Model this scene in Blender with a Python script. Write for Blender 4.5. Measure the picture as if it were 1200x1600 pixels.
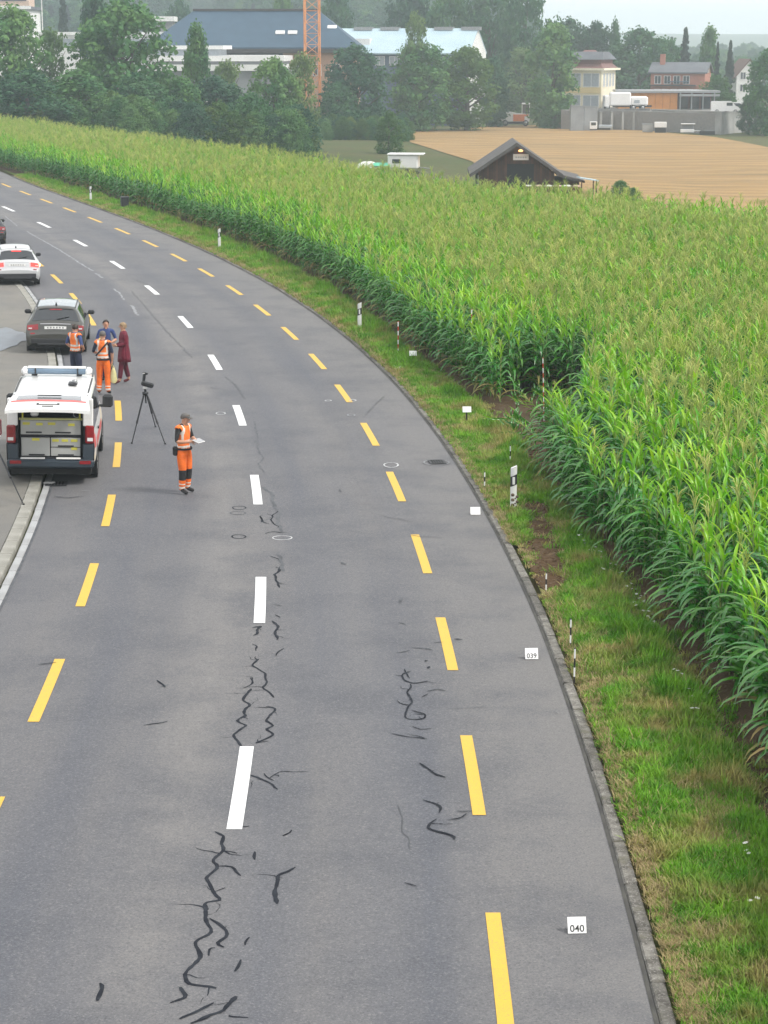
import bpy, bmesh, math, random
import numpy as np
from mathutils import Vector, Matrix, Euler, noise

random.seed(7)
R = math.radians
scene = bpy.context.scene
for o in list(bpy.data.objects):
    bpy.data.objects.remove(o)
col = scene.collection

# ------------------------------------------------------------------ camera
CAM_H, F, PITCH = 9.3, 3206.0, math.atan(730 / 3206.0)   # focal length in pixels of a 1200 x 1600 picture
cam_data = bpy.data.cameras.new('camera')
cam_data.sensor_fit = 'VERTICAL'
cam_data.sensor_height = 24.0
cam_data.lens = 24.0 * F / 1600.0
cam_data.clip_start, cam_data.clip_end = 0.5, 12000
cam = bpy.data.objects.new('camera', cam_data)
cam.location = (0, 0, CAM_H)
cam.rotation_euler = (math.pi / 2 - PITCH, 0, 0)
col.objects.link(cam)
scene.camera = cam

# ------------------------------------------------------------------ sky, sun, exposure
SUN_EL, SUN_AZ = R(48), R(112)          # azimuth clockwise from +Y (the view direction)
world = bpy.data.worlds.new('World')
scene.world = world
world.use_nodes = True
wn, wl = world.node_tree.nodes, world.node_tree.links
wn.clear()
sky = wn.new('ShaderNodeTexSky'); sky.sky_type = 'NISHITA'; sky.sun_disc = False
sky.sun_elevation, sky.sun_rotation = SUN_EL, SUN_AZ
sky.air_density, sky.dust_density, sky.ozone_density = 1.0, 3.0, 1.0
cloud = wn.new('ShaderNodeRGB'); cloud.outputs[0].default_value = (11.3, 11.3, 11.3, 1)   # even high cloud
mix = wn.new('ShaderNodeMix'); mix.data_type = 'RGBA'; mix.inputs[0].default_value = 0.88
bg = wn.new('ShaderNodeBackground'); bg.inputs[1].default_value = 0.064
wo = wn.new('ShaderNodeOutputWorld')
wl.new(sky.outputs[0], mix.inputs[6]); wl.new(cloud.outputs[0], mix.inputs[7])
wl.new(mix.outputs[2], bg.inputs[0]); wl.new(bg.outputs[0], wo.inputs[0])
sd = bpy.data.lights.new('sun', 'SUN')
sd.energy, sd.angle, sd.color = 1.5, R(11), (1.0, 0.95, 0.87)
sun = bpy.data.objects.new('sun', sd)
sdir = Vector((math.sin(SUN_AZ) * math.cos(SUN_EL), math.cos(SUN_AZ) * math.cos(SUN_EL), math.sin(SUN_EL)))
sun.rotation_euler = sdir.to_track_quat('Z', 'Y').to_euler()
sun.location = (30, -20, 40)
col.objects.link(sun)
vs = scene.view_settings
vs.view_transform, vs.look, vs.exposure, vs.gamma = 'Standard', 'None', 1.08, 1.0
vs.use_curve_mapping = False
scene.render.engine = 'CYCLES'
cy = scene.cycles
cy.use_denoising = True
cy.max_bounces, cy.diffuse_bounces, cy.glossy_bounces, cy.transmission_bounces = 6, 3, 2, 4
cy.volume_bounces, cy.transparent_max_bounces = 1, 6
cy.use_adaptive_sampling = True
cy.adaptive_threshold = 0.02

# ------------------------------------------------------------------ helpers: places
def G(px, py, z=0.0):
    """the point of the level plane z that a pixel of the photograph shows"""
    u, t = (px - 600) / F, (py - 800) / F
    d = Vector((u, math.cos(PITCH) - t * math.sin(PITCH), -math.sin(PITCH) - t * math.cos(PITCH)))
    return d * ((z - CAM_H) / d.z) + Vector((0, 0, CAM_H))

def AT(px, py, Y):
    """the point at forward distance Y that a pixel shows"""
    u, t = (px - 600) / F, (py - 800) / F
    d = Vector((u, math.cos(PITCH) - t * math.sin(PITCH), -math.sin(PITCH) - t * math.cos(PITCH)))
    return d * (Y / d.y) + Vector((0, 0, CAM_H))

def in_view(x, y, z, m=0.0):
    dy = y * math.cos(PITCH) - (z - CAM_H) * math.sin(PITCH)
    if dy < 1: return False
    u = x / dy * F; v = -((z - CAM_H) * math.cos(PITCH) + y * math.sin(PITCH)) / dy * F
    return -600 - m < u < 600 + m and -800 - m < v < 800 + m

_W = np.array([[-21.785, 119.912], [-17.960, 109.094], [-14.576, 98.886], [-11.573, 88.918], [-8.979, 79.553], [-6.802, 70.144],
               [-5.066, 60.984], [-3.733, 51.954], [-2.741, 42.942], [-2.099, 34.013], [-1.842, 24.918]])
_P = np.polyfit(_W[:, 1], _W[:, 0], 4); _D = np.polyder(_P)
def _xc(Y):
    if Y < 22: return float(np.polyval(_P, 22) + np.polyval(_D, 22) * (Y - 22)) - 0.0016 * (Y - 22) ** 2
    if Y > 150: return float(np.polyval(_P, 150) + np.polyval(_D, 150) * (Y - 150)) - 0.0016 * (Y - 150) ** 2
    return float(np.polyval(_P, Y))
_T = [_xc(-40 + .5 * i) for i in range(661)]; _S = [(_xc(-40 + .5 * i + .2) - _xc(-40 + .5 * i - .2)) / .4 for i in range(661)]
def _look(T, Y):
    f = min(659.999, max(0.0, (Y + 40) * 2)); i = int(f); return T[i] + (T[i + 1] - T[i]) * (f - i)
def xc(Y): return _look(_T, Y)
def sl(Y): return _look(_S, Y)
def wide(Y): return 1 + 0.0009 * max(0, min(Y, 160) - 40)
def lane(off, Y, z=0.0):
    """a point at a distance off to the right of the centre line"""
    if off > 3.9: off -= 0.13 * max(0.0, min(1.0, (32 - Y) / 14)) * min(1, (off - 3.9) / .6)
    return Vector((xc(Y) + off * wide(Y) * math.sqrt(1 + sl(Y) ** 2), Y, z))
OFF_YR, OFF_YL, OFF_KR, OFF_KL = 3.0, -3.05, 4.58, -4.42

_CB = [G(*p) for p in [(1245, 1330), (1175, 1190), (1090, 1050), (1000, 935), (915, 825), (858, 735), (815, 685), (760, 638), (640, 552), (540, 466), (420, 402), (300, 354), (195, 318), (100, 289), (0, 264)]]
_CBY = np.array([p.y for p in _CB]); _CBX = np.array([p.x for p in _CB])
_CBO = np.array([p.x - lane(OFF_KR, p.y).x for p in _CB])        # verge width at each
_VW = [float(np.interp(-40 + .5 * i, _CBY, _CBO)) for i in range(661)]
def x_corn(Y):
    return lane(OFF_KR, Y).x + _look(_VW, Y)

def sstep(a, b, x):
    t = max(0.0, min(1.0, (x - a) / (b - a))); return t * t * (3 - 2 * t)

def tz(X, Y):
    """height of the land"""
    s = Y - (132 - 2 * max(-45, min(30, X)))
    z = 0.0
    if s > 0:
        s2 = s * s / (s + 12); z = -5 * (1 - math.exp(-s2 / 85))
    if Y > 430:
        left = 1 - sstep(0.03, 0.10, X / Y)
        z += 26 * sstep(430, 900, Y) * left + 6 * sstep(600, 1600, Y)
    return z

# ------------------------------------------------------------------ helpers: materials
MATS = {}
def nt(m):
    m.use_nodes = True
    n, l = m.node_tree.nodes, m.node_tree.links
    return n, l, n['Principled BSDF']

def ramp(n, stops):
    r = n.new('ShaderNodeValToRGB')
    el = r.color_ramp.elements
    while len(el) > len(stops): el.remove(el[-1])
    while len(el) < len(stops): el.new(0.5)
    for e, (p, c) in zip(el, stops):
        e.position = p; e.color = (*c, 1) if len(c) == 3 else c
    return r

def mat(name, c, rough=0.6, c2=None, scale=3.0, metal=0.0, coat=0.0, bump=0.0, bscale=40.0, spec=0.5, emit=None, estr=0.0, detail=4.0, rnd=0.0):
    """a procedural material: base colour varied by noise towards c2, with a fine relief"""
    if name in MATS: return MATS[name]
    m = bpy.data.materials.new(name); MATS[name] = m
    n, l, b = nt(m)
    b.inputs['Roughness'].default_value = rough
    b.inputs['Metallic'].default_value = metal
    b.inputs['Coat Weight'].default_value = coat
    b.inputs['Specular IOR Level'].default_value = spec
    if c2 is None: c2 = tuple(v * 0.8 for v in c)
    tc = n.new('ShaderNodeTexCoord')
    nz = n.new('ShaderNodeTexNoise'); nz.inputs['Scale'].default_value = scale; nz.inputs['Detail'].default_value = detail
    l.new(tc.outputs['Object'], nz.inputs['Vector'])
    r = ramp(n, [(0.35, c), (0.68, c2)])
    l.new(nz.outputs[0], r.inputs[0])
    out = r.outputs[0]
    if rnd:
        oi = n.new('ShaderNodeObjectInfo'); hs = n.new('ShaderNodeHueSaturation')
        mr = n.new('ShaderNodeMapRange'); mr.inputs[3].default_value = 1 - rnd; mr.inputs[4].default_value = 1 + rnd
        l.new(oi.outputs['Random'], mr.inputs[0]); l.new(mr.outputs[0], hs.inputs['Value']); l.new(out, hs.inputs['Color']); out = hs.outputs[0]
    l.new(out, b.inputs['Base Color'])
    if bump:
        bz = n.new('ShaderNodeTexNoise'); bz.inputs['Scale'].default_value = bscale; bz.inputs['Detail'].default_value = 3
        l.new(tc.outputs['Object'], bz.inputs['Vector'])
        bp = n.new('ShaderNodeBump'); bp.inputs['Strength'].default_value = bump; bp.inputs['Distance'].default_value = 0.02
        l.new(bz.outputs[0], bp.inputs['Height']); l.new(bp.outputs[0], b.inputs['Normal'])
    if emit:
        b.inputs['Emission Color'].default_value = (*emit, 1); b.inputs['Emission Strength'].default_value = estr
    return m

def glass(name, c=(0.02, 0.025, 0.03), rough=0.06):
    return mat(name, c, rough, c, spec=0.8, coat=0.5)

# ------------------------------------------------------------------ helpers: meshes
class MB:
    """collects shapes; build() links them as one mesh object"""
    def __init__(s): s.v, s.f, s.m, s.sm, s.uv = [], [], [], [], None
    def add(s, vs, fs, m=0, smooth=False):
        o = len(s.v); s.v += [tuple(v) for v in vs]
        for f in fs: s.f.append([i + o for i in f]); s.m.append(m); s.sm.append(smooth)
        return s
    def box(s, c, d, rz=0, m=0, rx=0, ry=0, bev=0.0):
        hx, hy, hz = d[0] / 2, d[1] / 2, d[2] / 2
        M = Matrix.Translation(c) @ Euler((rx, ry, rz)).to_matrix().to_4x4()
        if bev <= 0:
            P = [(x * hx, y * hy, z * hz) for z in (-1, 1) for y in (-1, 1) for x in (-1, 1)]
            Fs = [(0, 2, 3, 1), (4, 5, 7, 6), (0, 1, 5, 4), (2, 6, 7, 3), (0, 4, 6, 2), (1, 3, 7, 5)]
            return s.add([M @ Vector(p) for p in P], Fs, m)
        b = min(bev, hx * .9, hy * .9, hz * .9)
        ring = lambda z, i: [(hx - i, hy - b - (0 if i == 0 else 0), z), (hx - b, hy - i, z), (-hx + b, hy - i, z), (-hx + i, hy - b, z),
                             (-hx + i, -hy + b, z), (-hx + b, -hy + i, z), (hx - b, -hy + i, z), (hx - i, -hy + b, z)]
        V = ring(-hz, b) + ring(-hz + b, 0) + ring(hz - b, 0) + ring(hz, b)
        Fs = [tuple(range(7, -1, -1)), tuple(range(24, 32))]
        for k in range(3):
            for i in range(8):
                j = (i + 1) % 8; Fs.append((k * 8 + i, k * 8 + j, k * 8 + 8 + j, k * 8 + 8 + i))
        return s.add([M @ Vector(p) for p in V], Fs, m)
    def tube(s, pts, rad, n=8, m=0, caps=True, smooth=True, up=None):
        pts = [Vector(p) for p in pts]
        if not hasattr(rad, '__len__'): rad = [rad] * len(pts)
        V, Fs = [], []
        ref = None
        for i, p in enumerate(pts):
            d = (pts[min(i + 1, len(pts) - 1)] - pts[max(i - 1, 0)]).normalized()
            if ref is None: ref = d.orthogonal().normalized()
            a = (ref - d * ref.dot(d)).normalized(); ref = a; b = d.cross(a)
            for k in range(n):
                t = 2 * math.pi * k / n
                V.append(p + (a * math.cos(t) + b * math.sin(t)) * rad[i])
        for i in range(len(pts) - 1):
            for k in range(n):
                k2 = (k + 1) % n
                Fs.append((i * n + k, i * n + k2, (i + 1) * n + k2, (i + 1) * n + k))
        s.add(V, Fs, m, smooth)
        if caps:
            s.add([V[k] for k in range(n)], [tuple(range(n - 1, -1, -1))], m)
            s.add([V[(len(pts) - 1) * n + k] for k in range(n)], [tuple(range(n))], m)
        return s
    def lathe(s, prof, n=16, c=(0, 0, 0), m=0, axis='Z', smooth=True):
        V, Fs = [], []
        for r, h in prof:
            for k in range(n):
                t = 2 * math.pi * k / n
                x, y = r * math.cos(t), r * math.sin(t)
                V.append({'Z': (x, y, h), 'X': (h, x, y), 'Y': (x, h, y)}[axis])
        for i in range(len(prof) - 1):
            for k in range(n):
                k2 = (k + 1) % n; Fs.append((i * n + k, i * n + k2, (i + 1) * n + k2, (i + 1) * n + k))
        return s.add([Vector(v) + Vector(c) for v in V], Fs, m, smooth)
    def grid(s, P, m=0, smooth=True, flip=False):
        """P: rows of points"""
        a, b = len(P), len(P[0]); Fs = []
        for i in range(a - 1):
            for j in range(b - 1):
                q = (i * b + j, i * b + j + 1, (i + 1) * b + j + 1, (i + 1) * b + j)
                Fs.append(q[::-1] if flip else q)
        return s.add([p for r in P for p in r], Fs, m, smooth)
    def prism(s, poly, a, b, m=0):
        """poly of (x,z) drawn from y=a to y=b"""
        n = len(poly)
        V = [(x, a, z) for x, z in poly] + [(x, b, z) for x, z in poly]
        Fs = [tuple(range(n)), tuple(range(2 * n - 1, n - 1, -1))] + [(i, i + n, (i + 1) % n + n, (i + 1) % n) for i in range(n)]
        return s.add(V, Fs, m)
    def slab(s, poly, z0, z1, m=0):
        """poly of (x,y) raised from z0 to z1"""
        n = len(poly)
        V = [(x, y, z0) for x, y in poly] + [(x, y, z1) for x, y in poly]
        Fs = [tuple(range(n - 1, -1, -1)), tuple(range(n, 2 * n))] + [(i, (i + 1) % n, (i + 1) % n + n, i + n) for i in range(n)]
        return s.add(V, Fs, m)
    def mesh(s, name, mats):
        me = bpy.data.meshes.new(name)
        me.from_pydata(s.v, [], s.f)
        if not isinstance(mats, (list, tuple)): mats = [mats]
        for m in mats: me.materials.append(m)
        me.polygons.foreach_set('material_index', s.m)
        me.polygons.foreach_set('use_smooth', s.sm)
        if s.uv is not None:
            uvl = me.uv_layers.new(name='UVMap')
            li = np.zeros(len(me.loops), dtype=np.int32); me.loops.foreach_get('vertex_index', li)
            uvl.data.foreach_set('uv', np.array(s.uv, dtype=np.float32)[li].ravel())
        me.update()
        return me
    def build(s, name, mats, parent=None, loc=None, rz=0):
        o = bpy.data.objects.new(name, s.mesh(name, mats)); col.objects.link(o)
        if parent is not None: o.parent = parent
        if loc is not None: o.location = loc
        if rz: o.rotation_euler.z = rz
        return o

def tag(o, label=None, cat=None, group=None, kind=None):
    if label: o['label'] = label
    if cat: o['category'] = cat
    if group: o['group'] = group
    if kind: o['kind'] = kind
    return o

def empty(name, loc=(0, 0, 0), rz=0, label=None, cat=None, group=None):
    o = bpy.data.objects.new(name, None); col.objects.link(o)
    o.location = loc; o.rotation_euler = (0, 0, rz); o.empty_display_size = 0.2
    return tag(o, label, cat, group)

def link(name, me, parent=None, loc=(0, 0, 0), rot=None, scale=None):
    o = bpy.data.objects.new(name, me); col.objects.link(o)
    if parent is not None: o.parent = parent
    o.location = loc
    if rot is not None: o.rotation_euler = rot
    if scale is not None: o.scale = scale
    return o

def copy_tree(o, parent=None):
    c = o.copy(); col.objects.link(c); c.parent = parent
    for ch in [x for x in o.children]: copy_tree(ch, c)
    return c

def scatter(name, pts, meshes, rots, scls, idx, kind='stuff', label=None, cat=None):
    """one object that draws many copies of a few meshes at its points (uncountable growth)"""
    me = bpy.data.meshes.new(name); n = len(pts)
    me.from_pydata([tuple(p) for p in pts], [], [])
    a = me.attributes.new('rot', 'FLOAT_VECTOR', 'POINT'); a.data.foreach_set('vector', np.array(rots, dtype=np.float32).ravel())
    a = me.attributes.new('scl', 'FLOAT_VECTOR', 'POINT'); a.data.foreach_set('vector', np.array(scls, dtype=np.float32).ravel())
    a = me.attributes.new('idx', 'INT', 'POINT'); a.data.foreach_set('value', np.array(idx, dtype=np.int32))
    o = bpy.data.objects.new(name, me); col.objects.link(o)
    src = bpy.data.collections.new(name + '_kinds')
    for i, m in enumerate(meshes):
        src.objects.link(bpy.data.objects.new('%s_kind_%02d' % (name, i), m))
    g = bpy.data.node_groups.new(name, 'GeometryNodeTree')
    g.interface.new_socket('Geometry', in_out='INPUT', socket_type='NodeSocketGeometry')
    g.interface.new_socket('Geometry', in_out='OUTPUT', socket_type='NodeSocketGeometry')
    N, L = g.nodes, g.links
    gi, go = N.new('NodeGroupInput'), N.new('NodeGroupOutput')
    ci = N.new('GeometryNodeCollectionInfo'); ci.inputs['Collection'].default_value = src
    ci.inputs['Separate Children'].default_value = True; ci.inputs['Reset Children'].default_value = True
    ip = N.new('GeometryNodeInstanceOnPoints'); ip.inputs['Pick Instance'].default_value = True
    def attr(nm, ty):
        x = N.new('GeometryNodeInputNamedAttribute'); x.data_type = ty; x.inputs['Name'].default_value = nm
        return [q for q in x.outputs if q.enabled][0]
    e2r = N.new('FunctionNodeEulerToRotation')
    L.new(gi.outputs[0], ip.inputs['Points']); L.new(ci.outputs[0], ip.inputs['Instance'])
    L.new(attr('idx', 'INT'), ip.inputs['Instance Index'])
    L.new(attr('rot', 'FLOAT_VECTOR'), e2r.inputs[0]); L.new(e2r.outputs[0], ip.inputs['Rotation'])
    L.new(attr('scl', 'FLOAT_VECTOR'), ip.inputs['Scale'])
    L.new(ip.outputs[0], go.inputs[0])
    md = o.modifiers.new('scatter', 'NODES'); md.node_group = g
    return tag(o, label, cat, None, kind)
# ================================================================== THE SETTING
def pos_nodes(n):
    g = n.new('ShaderNodeNewGeometry'); return g.outputs['Position']

def mixc(n, l, fac, a, b, blend='MIX'):
    m = n.new('ShaderNodeMix'); m.data_type = 'RGBA'; m.blend_type = blend
    for k, v in ((0, fac), (6, a), (7, b)):
        if isinstance(v, (int, float)): m.inputs[k].default_value = v
        elif isinstance(v, tuple): m.inputs[k].default_value = (*v, 1)
        else: l.new(v, m.inputs[k])
    return m.outputs[2]

def noise_n(n, l, vec, scale, detail=4, rough=0.55):
    z = n.new('ShaderNodeTexNoise'); z.inputs['Scale'].default_value = scale; z.inputs['Detail'].default_value = detail
    z.inputs['Roughness'].default_value = rough
    l.new(vec, z.inputs['Vector']); return z.outputs[0]

def rng(n, l, v, a, b, c=0.0, d=1.0):
    m = n.new('ShaderNodeMapRange'); m.clamp = True
    for k, x in ((1, a), (2, b), (3, c), (4, d)): m.inputs[k].default_value = x
    l.new(v, m.inputs[0]); return m.outputs[0]

def bump_n(n, l, h, b, strength, dist=0.01):
    bp = n.new('ShaderNodeBump'); bp.inputs['Strength'].default_value = strength; bp.inputs['Distance'].default_value = dist
    l.new(h, bp.inputs['Height']); l.new(bp.outputs[0], b.inputs['Normal'])

# --- ground: one sheet out to the horizon
def m_ground():
    m = bpy.data.materials.new('meadow'); n, l, b = nt(m)
    p = pos_nodes(n)
    c = mixc(n, l, rng(n, l, noise_n(n, l, p, 0.05, 6), 0.35, 0.65), (0.05, 0.085, 0.025), (0.10, 0.105, 0.04))
    c = mixc(n, l, rng(n, l, noise_n(n, l, p, 0.9, 5), 0.4, 0.7), c, (0.085, 0.07, 0.035))
    l.new(c, b.inputs['Base Color']); b.inputs['Roughness'].default_value = 0.95; b.inputs['Specular IOR Level'].default_value = 0.1
    return m
mb = MB()
ysteps = list(range(-60, 480, 6)) + [480 + 25 * i for i in range(24)] + [1100, 1250, 1400, 1700, 2100, 2600, 3200, 4000]
rows = []
for Y in ysteps:
    wX = 90 + 0.65 * max(Y, 0)
    rows.append([((t / 40) * wX, Y, tz((t / 40) * wX, Y) - 0.06) for t in range(-40, 41)])
mb.grid(rows)
tag(mb.build('ground', m_ground()), 'olive green meadow and valley floor reaching the horizon', kind='structure')

# --- hills far off
mb = MB()
rows = []
for k, Y in enumerate((1900, 2200, 2500, 2900, 3300)):
    r = []
    for i in range(-60, 61):
        X = i / 60 * 1700
        h = (0, 16, 33, 42, 44)[k] * (0.72 + 0.30 * math.sin(X / 260 + 0.6) + 0.16 * math.sin(X / 97 + 2)) * (1.0 - 0.35 * sstep(100, 500, X))
        r.append((X, Y, max(-6, h - 4)))
    rows.append(r)
mb.grid(rows)
tag(mb.build('hills', mat('far wooded hills', (0.045, 0.07, 0.03), 0.95, (0.07, 0.09, 0.035), 0.01)), 'pale wooded hills on the horizon', kind='structure')

# --- road
def m_road():
    m = bpy.data.materials.new('asphalt'); n, l, b = nt(m)
    p = pos_nodes(n)
    uv = n.new('ShaderNodeUVMap'); sep = n.new('ShaderNodeSeparateXYZ'); l.new(uv.outputs[0], sep.inputs[0])
    # long soft wear bands follow the lane offset (uv y, metres) and wander a little
    mp = n.new('ShaderNodeMapping'); mp.inputs['Scale'].default_value = (0.035, 0.55, 1); l.new(uv.outputs[0], mp.inputs[0])
    band = noise_n(n, l, mp.outputs[0], 1.3, 3)
    c = mixc(n, l, rng(n, l, band, 0.35, 0.65), (0.080, 0.087, 0.108), (0.122, 0.121, 0.127))
    # lighter old seam left of the centre line, paler bike lane on the right
    wob = n.new('ShaderNodeMath'); wob.operation = 'MULTIPLY_ADD'
    l.new(noise_n(n, l, mp.outputs[0], 3.0, 3), wob.inputs[0]); wob.inputs[1].default_value = 0.9; l.new(sep.outputs[1], wob.inputs[2])
    mr = n.new('ShaderNodeMapRange'); mr.inputs[1].default_value = -6; mr.inputs[2].default_value = 6
    l.new(wob.outputs[0], mr.inputs[0])
    def at(o): return (o + 0.45 + 6) / 12
    k = 0.0
    rp = ramp(n, [(at(-4.8), (.35,) * 3), (at(-3.3), (.28,) * 3), (at(-2.4), (.05,) * 3), (at(-1.5), (.15,) * 3), (at(-0.75), (.85,) * 3), (at(-0.2), (.45,) * 3),
                  (at(0.7), (.12,) * 3), (at(1.6), (.42,) * 3), (at(2.3), (.12,) * 3), (at(3.3), (.6,) * 3), (at(4.3), (.75,) * 3)])
    l.new(mr.outputs[0], rp.inputs[0])
    c = mixc(n, l, rp.outputs[0], c, (0.178, 0.172, 0.168))
    # blotches and chips
    c = mixc(n, l, rng(n, l, noise_n(n, l, p, 0.55, 6, 0.65), 0.46, 0.70, 0, 0.65), c, (0.068, 0.073, 0.088))
    sp = noise_n(n, l, p, 38, 4, 0.75)
    c = mixc(n, l, rng(n, l, sp, 0.54, 0.68, 0, 0.6), c, (0.27, 0.265, 0.26))
    c = mixc(n, l, rng(n, l, sp, 0.46, 0.34, 0, 0.6), c, (0.035, 0.036, 0.042))
    sp2 = noise_n(n, l, p, 11, 3, 0.7)
    c = mixc(n, l, rng(n, l, sp2, 0.35, 0.7, 0, 0.3), c, (0.075, 0.077, 0.085))
    l.new(c, b.inputs['Base Color'])
    b.inputs['Roughness'].default_value = 0.78; b.inputs['Specular IOR Level'].default_value = 0.35
    bump_n(n, l, sp, b, 0.35, 0.006)
    return m
YS = [-20 + 1.5 * i for i in range(137)]
mb = MB(); mb.uv = []
rows = []
for Y in YS:
    r = []
    for i in range(17):
        o = OFF_KL + (OFF_KR - OFF_KL) * i / 16
        r.append(lane(o, Y, 0.018 * (1 - (o / 4.6) ** 2))); mb.uv.append((Y, o))
    rows.append(r)
mb.grid(rows)
road = tag(mb.build('road', m_road()), 'grey asphalt road bending left with dashed lines', kind='structure')
def rz_(o): return 0.018 * (1 - (o / 4.6) ** 2)

def m_paint(name, c, c2):
    m = bpy.data.materials.new(name); n, l, b = nt(m); p = pos_nodes(n)
    k = mixc(n, l, rng(n, l, noise_n(n, l, p, 5, 5), 0.45, 0.75, 0, 0.55), c, c2)
    k = mixc(n, l, rng(n, l, noise_n(n, l, p, 42, 5, 0.75), 0.56, 0.68, 0, 0.75), k, (0.17, 0.165, 0.155))
    l.new(k, b.inputs['Base Color']); b.inputs['Roughness'].default_value = 0.55
    return m
M_WHITE_LINE = m_paint('white road paint', (0.72, 0.73, 0.74), (0.56, 0.56, 0.55))
M_YELLOW_LINE = m_paint('yellow road paint', (0.62, 0.385, 0.035), (0.54, 0.34, 0.05))

def dash(off, Yc, Ln, w, name, m):
    mb = MB(); rows = []
    n = 5
    for i in range(n + 1):
        Y = Yc - Ln / 2 + Ln * i / n
        rows.append([lane(off - w / 2, Y, rz_(off) + 0.007), lane(off + w / 2, Y, rz_(off) + 0.007)])
    mb.grid(rows); return mb.build(name, m, road)
WY = [6.9, 15.9] + sorted(_W[:, 1]) + [131.5, 142.5, 153, 164]
for i, Y in enumerate(WY):
    sp = (WY[i + 1] - Y) if i + 1 < len(WY) else 10.5
    dash(0, Y, 3.0 * max(1, sp / 9.05) * math.cos(math.atan(sl(Y))), 0.19, 'white_dash', M_WHITE_LINE)
YR = [7.4, 13.45, 19.5, 25.4, 31.4, 37.3, 43.3, 49.38, 55.4, 61.2, 67.35, 73.45, 79.6, 85.9, 92.1, 98.7, 105.4, 112.4, 119.3, 126.1, 133.1, 140.4, 147.8, 155]
for i, Y in enumerate(YR):
    sp = (YR[i + 1] - Y) if i + 1 < len(YR) else 7.3
    dash(OFF_YR, Y, sp / 2, 0.165, 'yellow_dash', M_YELLOW_LINE)
YL = [5.1, 11.1, 17.1, 23.05, 29.0, 35.05, 40.97, 46.8, 52.7, 58.7, 64.7, 70.8, 76.9, 83.5, 90, 96.6, 103.4, 110.3, 117.4, 124.6]
for i, Y in enumerate(YL):
    sp = (YL[i + 1] - Y) if i + 1 < len(YL) else 7.3
    dash(OFF_YL, Y, sp / 2, 0.165, 'yellow_dash', M_YELLOW_LINE)

# --- tar seams, stains and spray marks, as flat ribbons on the asphalt
M_TAR = mat('bitumen seam', (0.010, 0.012, 0.018), 0.75, (0.026, 0.030, 0.038), 6, spec=0.12)
M_TAR2 = mat('worn bitumen seam', (0.05, 0.054, 0.062), 0.65, (0.095, 0.10, 0.108), 4, spec=0.3)
M_CHALK = mat('white spray mark', (0.55, 0.56, 0.57), 0.8, (0.32, 0.32, 0.33), 8)
M_SPILL = mat('pale spill streak', (0.26, 0.27, 0.285), 0.8, (0.17, 0.172, 0.18), 1.2)
NS = [0]
def seam(pts, w, m=None, name='tar_seam', closed=False, taper=True, jag=0.075):
    m = m or M_TAR
    P = [G(x, y) for x, y in pts]
    if closed: P.append(P[0])
    # refine with a little wander
    Q = []
    for a, b in zip(P, P[1:]):
        k = max(2, int((b - a).length / 0.07))
        for i in range(k):
            q = a.lerp(b, i / k); q += Vector((noise.noise(q * 3.1), noise.noise(q * 3.7 + Vector((9, 3, 1))), 0)) * (jag if not closed else jag * .3); Q.append(q)
    Q.append(P[-1])
    for _ in range(1):
        Q = [Q[0]] + [(Q[i - 1] + Q[i] * 2 + Q[i + 1]) / 4 for i in range(1, len(Q) - 1)] + [Q[-1]]
    NS[0] += 1
    z = 0.0215 + 0.0004 * (NS[0] % 10)
    rows = []
    for i, q in enumerate(Q):
        d = (Q[min(i + 1, len(Q) - 1)] - Q[max(i - 1, 0)]).normalized(); nn = Vector((-d.y, d.x, 0))
        e = 1.0
        if taper and not closed: e = min(1, (min(i, len(Q) - 1 - i) + 0.9) / 2.0)
        ww = w * .62 * e * (0.75 + 0.5 * abs(noise.noise(q * 5)) + 0.25 * noise.noise(q * 11)) / 2
        wa, wb = ((ww * (1 + .55 * noise.noise(q * 23 + Vector((k_, 0, 0)))) for k_ in (0, 7)) if not closed else (ww, ww))
        rows.append([(q.x + nn.x * wa, q.y + nn.y * wa, z), (q.x - nn.x * wb, q.y - nn.y * wb, z)])
    mb = MB(); mb.grid(rows)
    tot = sum((b - a).length for a, b in zip(Q, Q[1:]))
    if m is M_TAR and not closed and tot > .5:           # hair cracks branching off
        rb = random.Random(NS[0])
        for _ in range(int(tot * 2.2)):
            q = Q[rb.randrange(1, len(Q) - 1)]; a = rb.uniform(0, 6.28); L_ = rb.uniform(.12, .45); pr = []
            for t in range(7):
                pr.append(q.copy()); a += rb.uniform(-.7, .7); q = q + Vector((math.cos(a), math.sin(a), 0)) * L_ / 6
            hw = rb.uniform(.006, .013)
            mb.grid([[(p_.x + hw * (1 - i / 7), p_.y + hw * (1 - i / 7), z - .0006), (p_.x - hw * (1 - i / 7), p_.y - hw * (1 - i / 7), z - .0006)] for i, p_ in enumerate(pr)])
    return mb.build(name, m, road)

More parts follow.
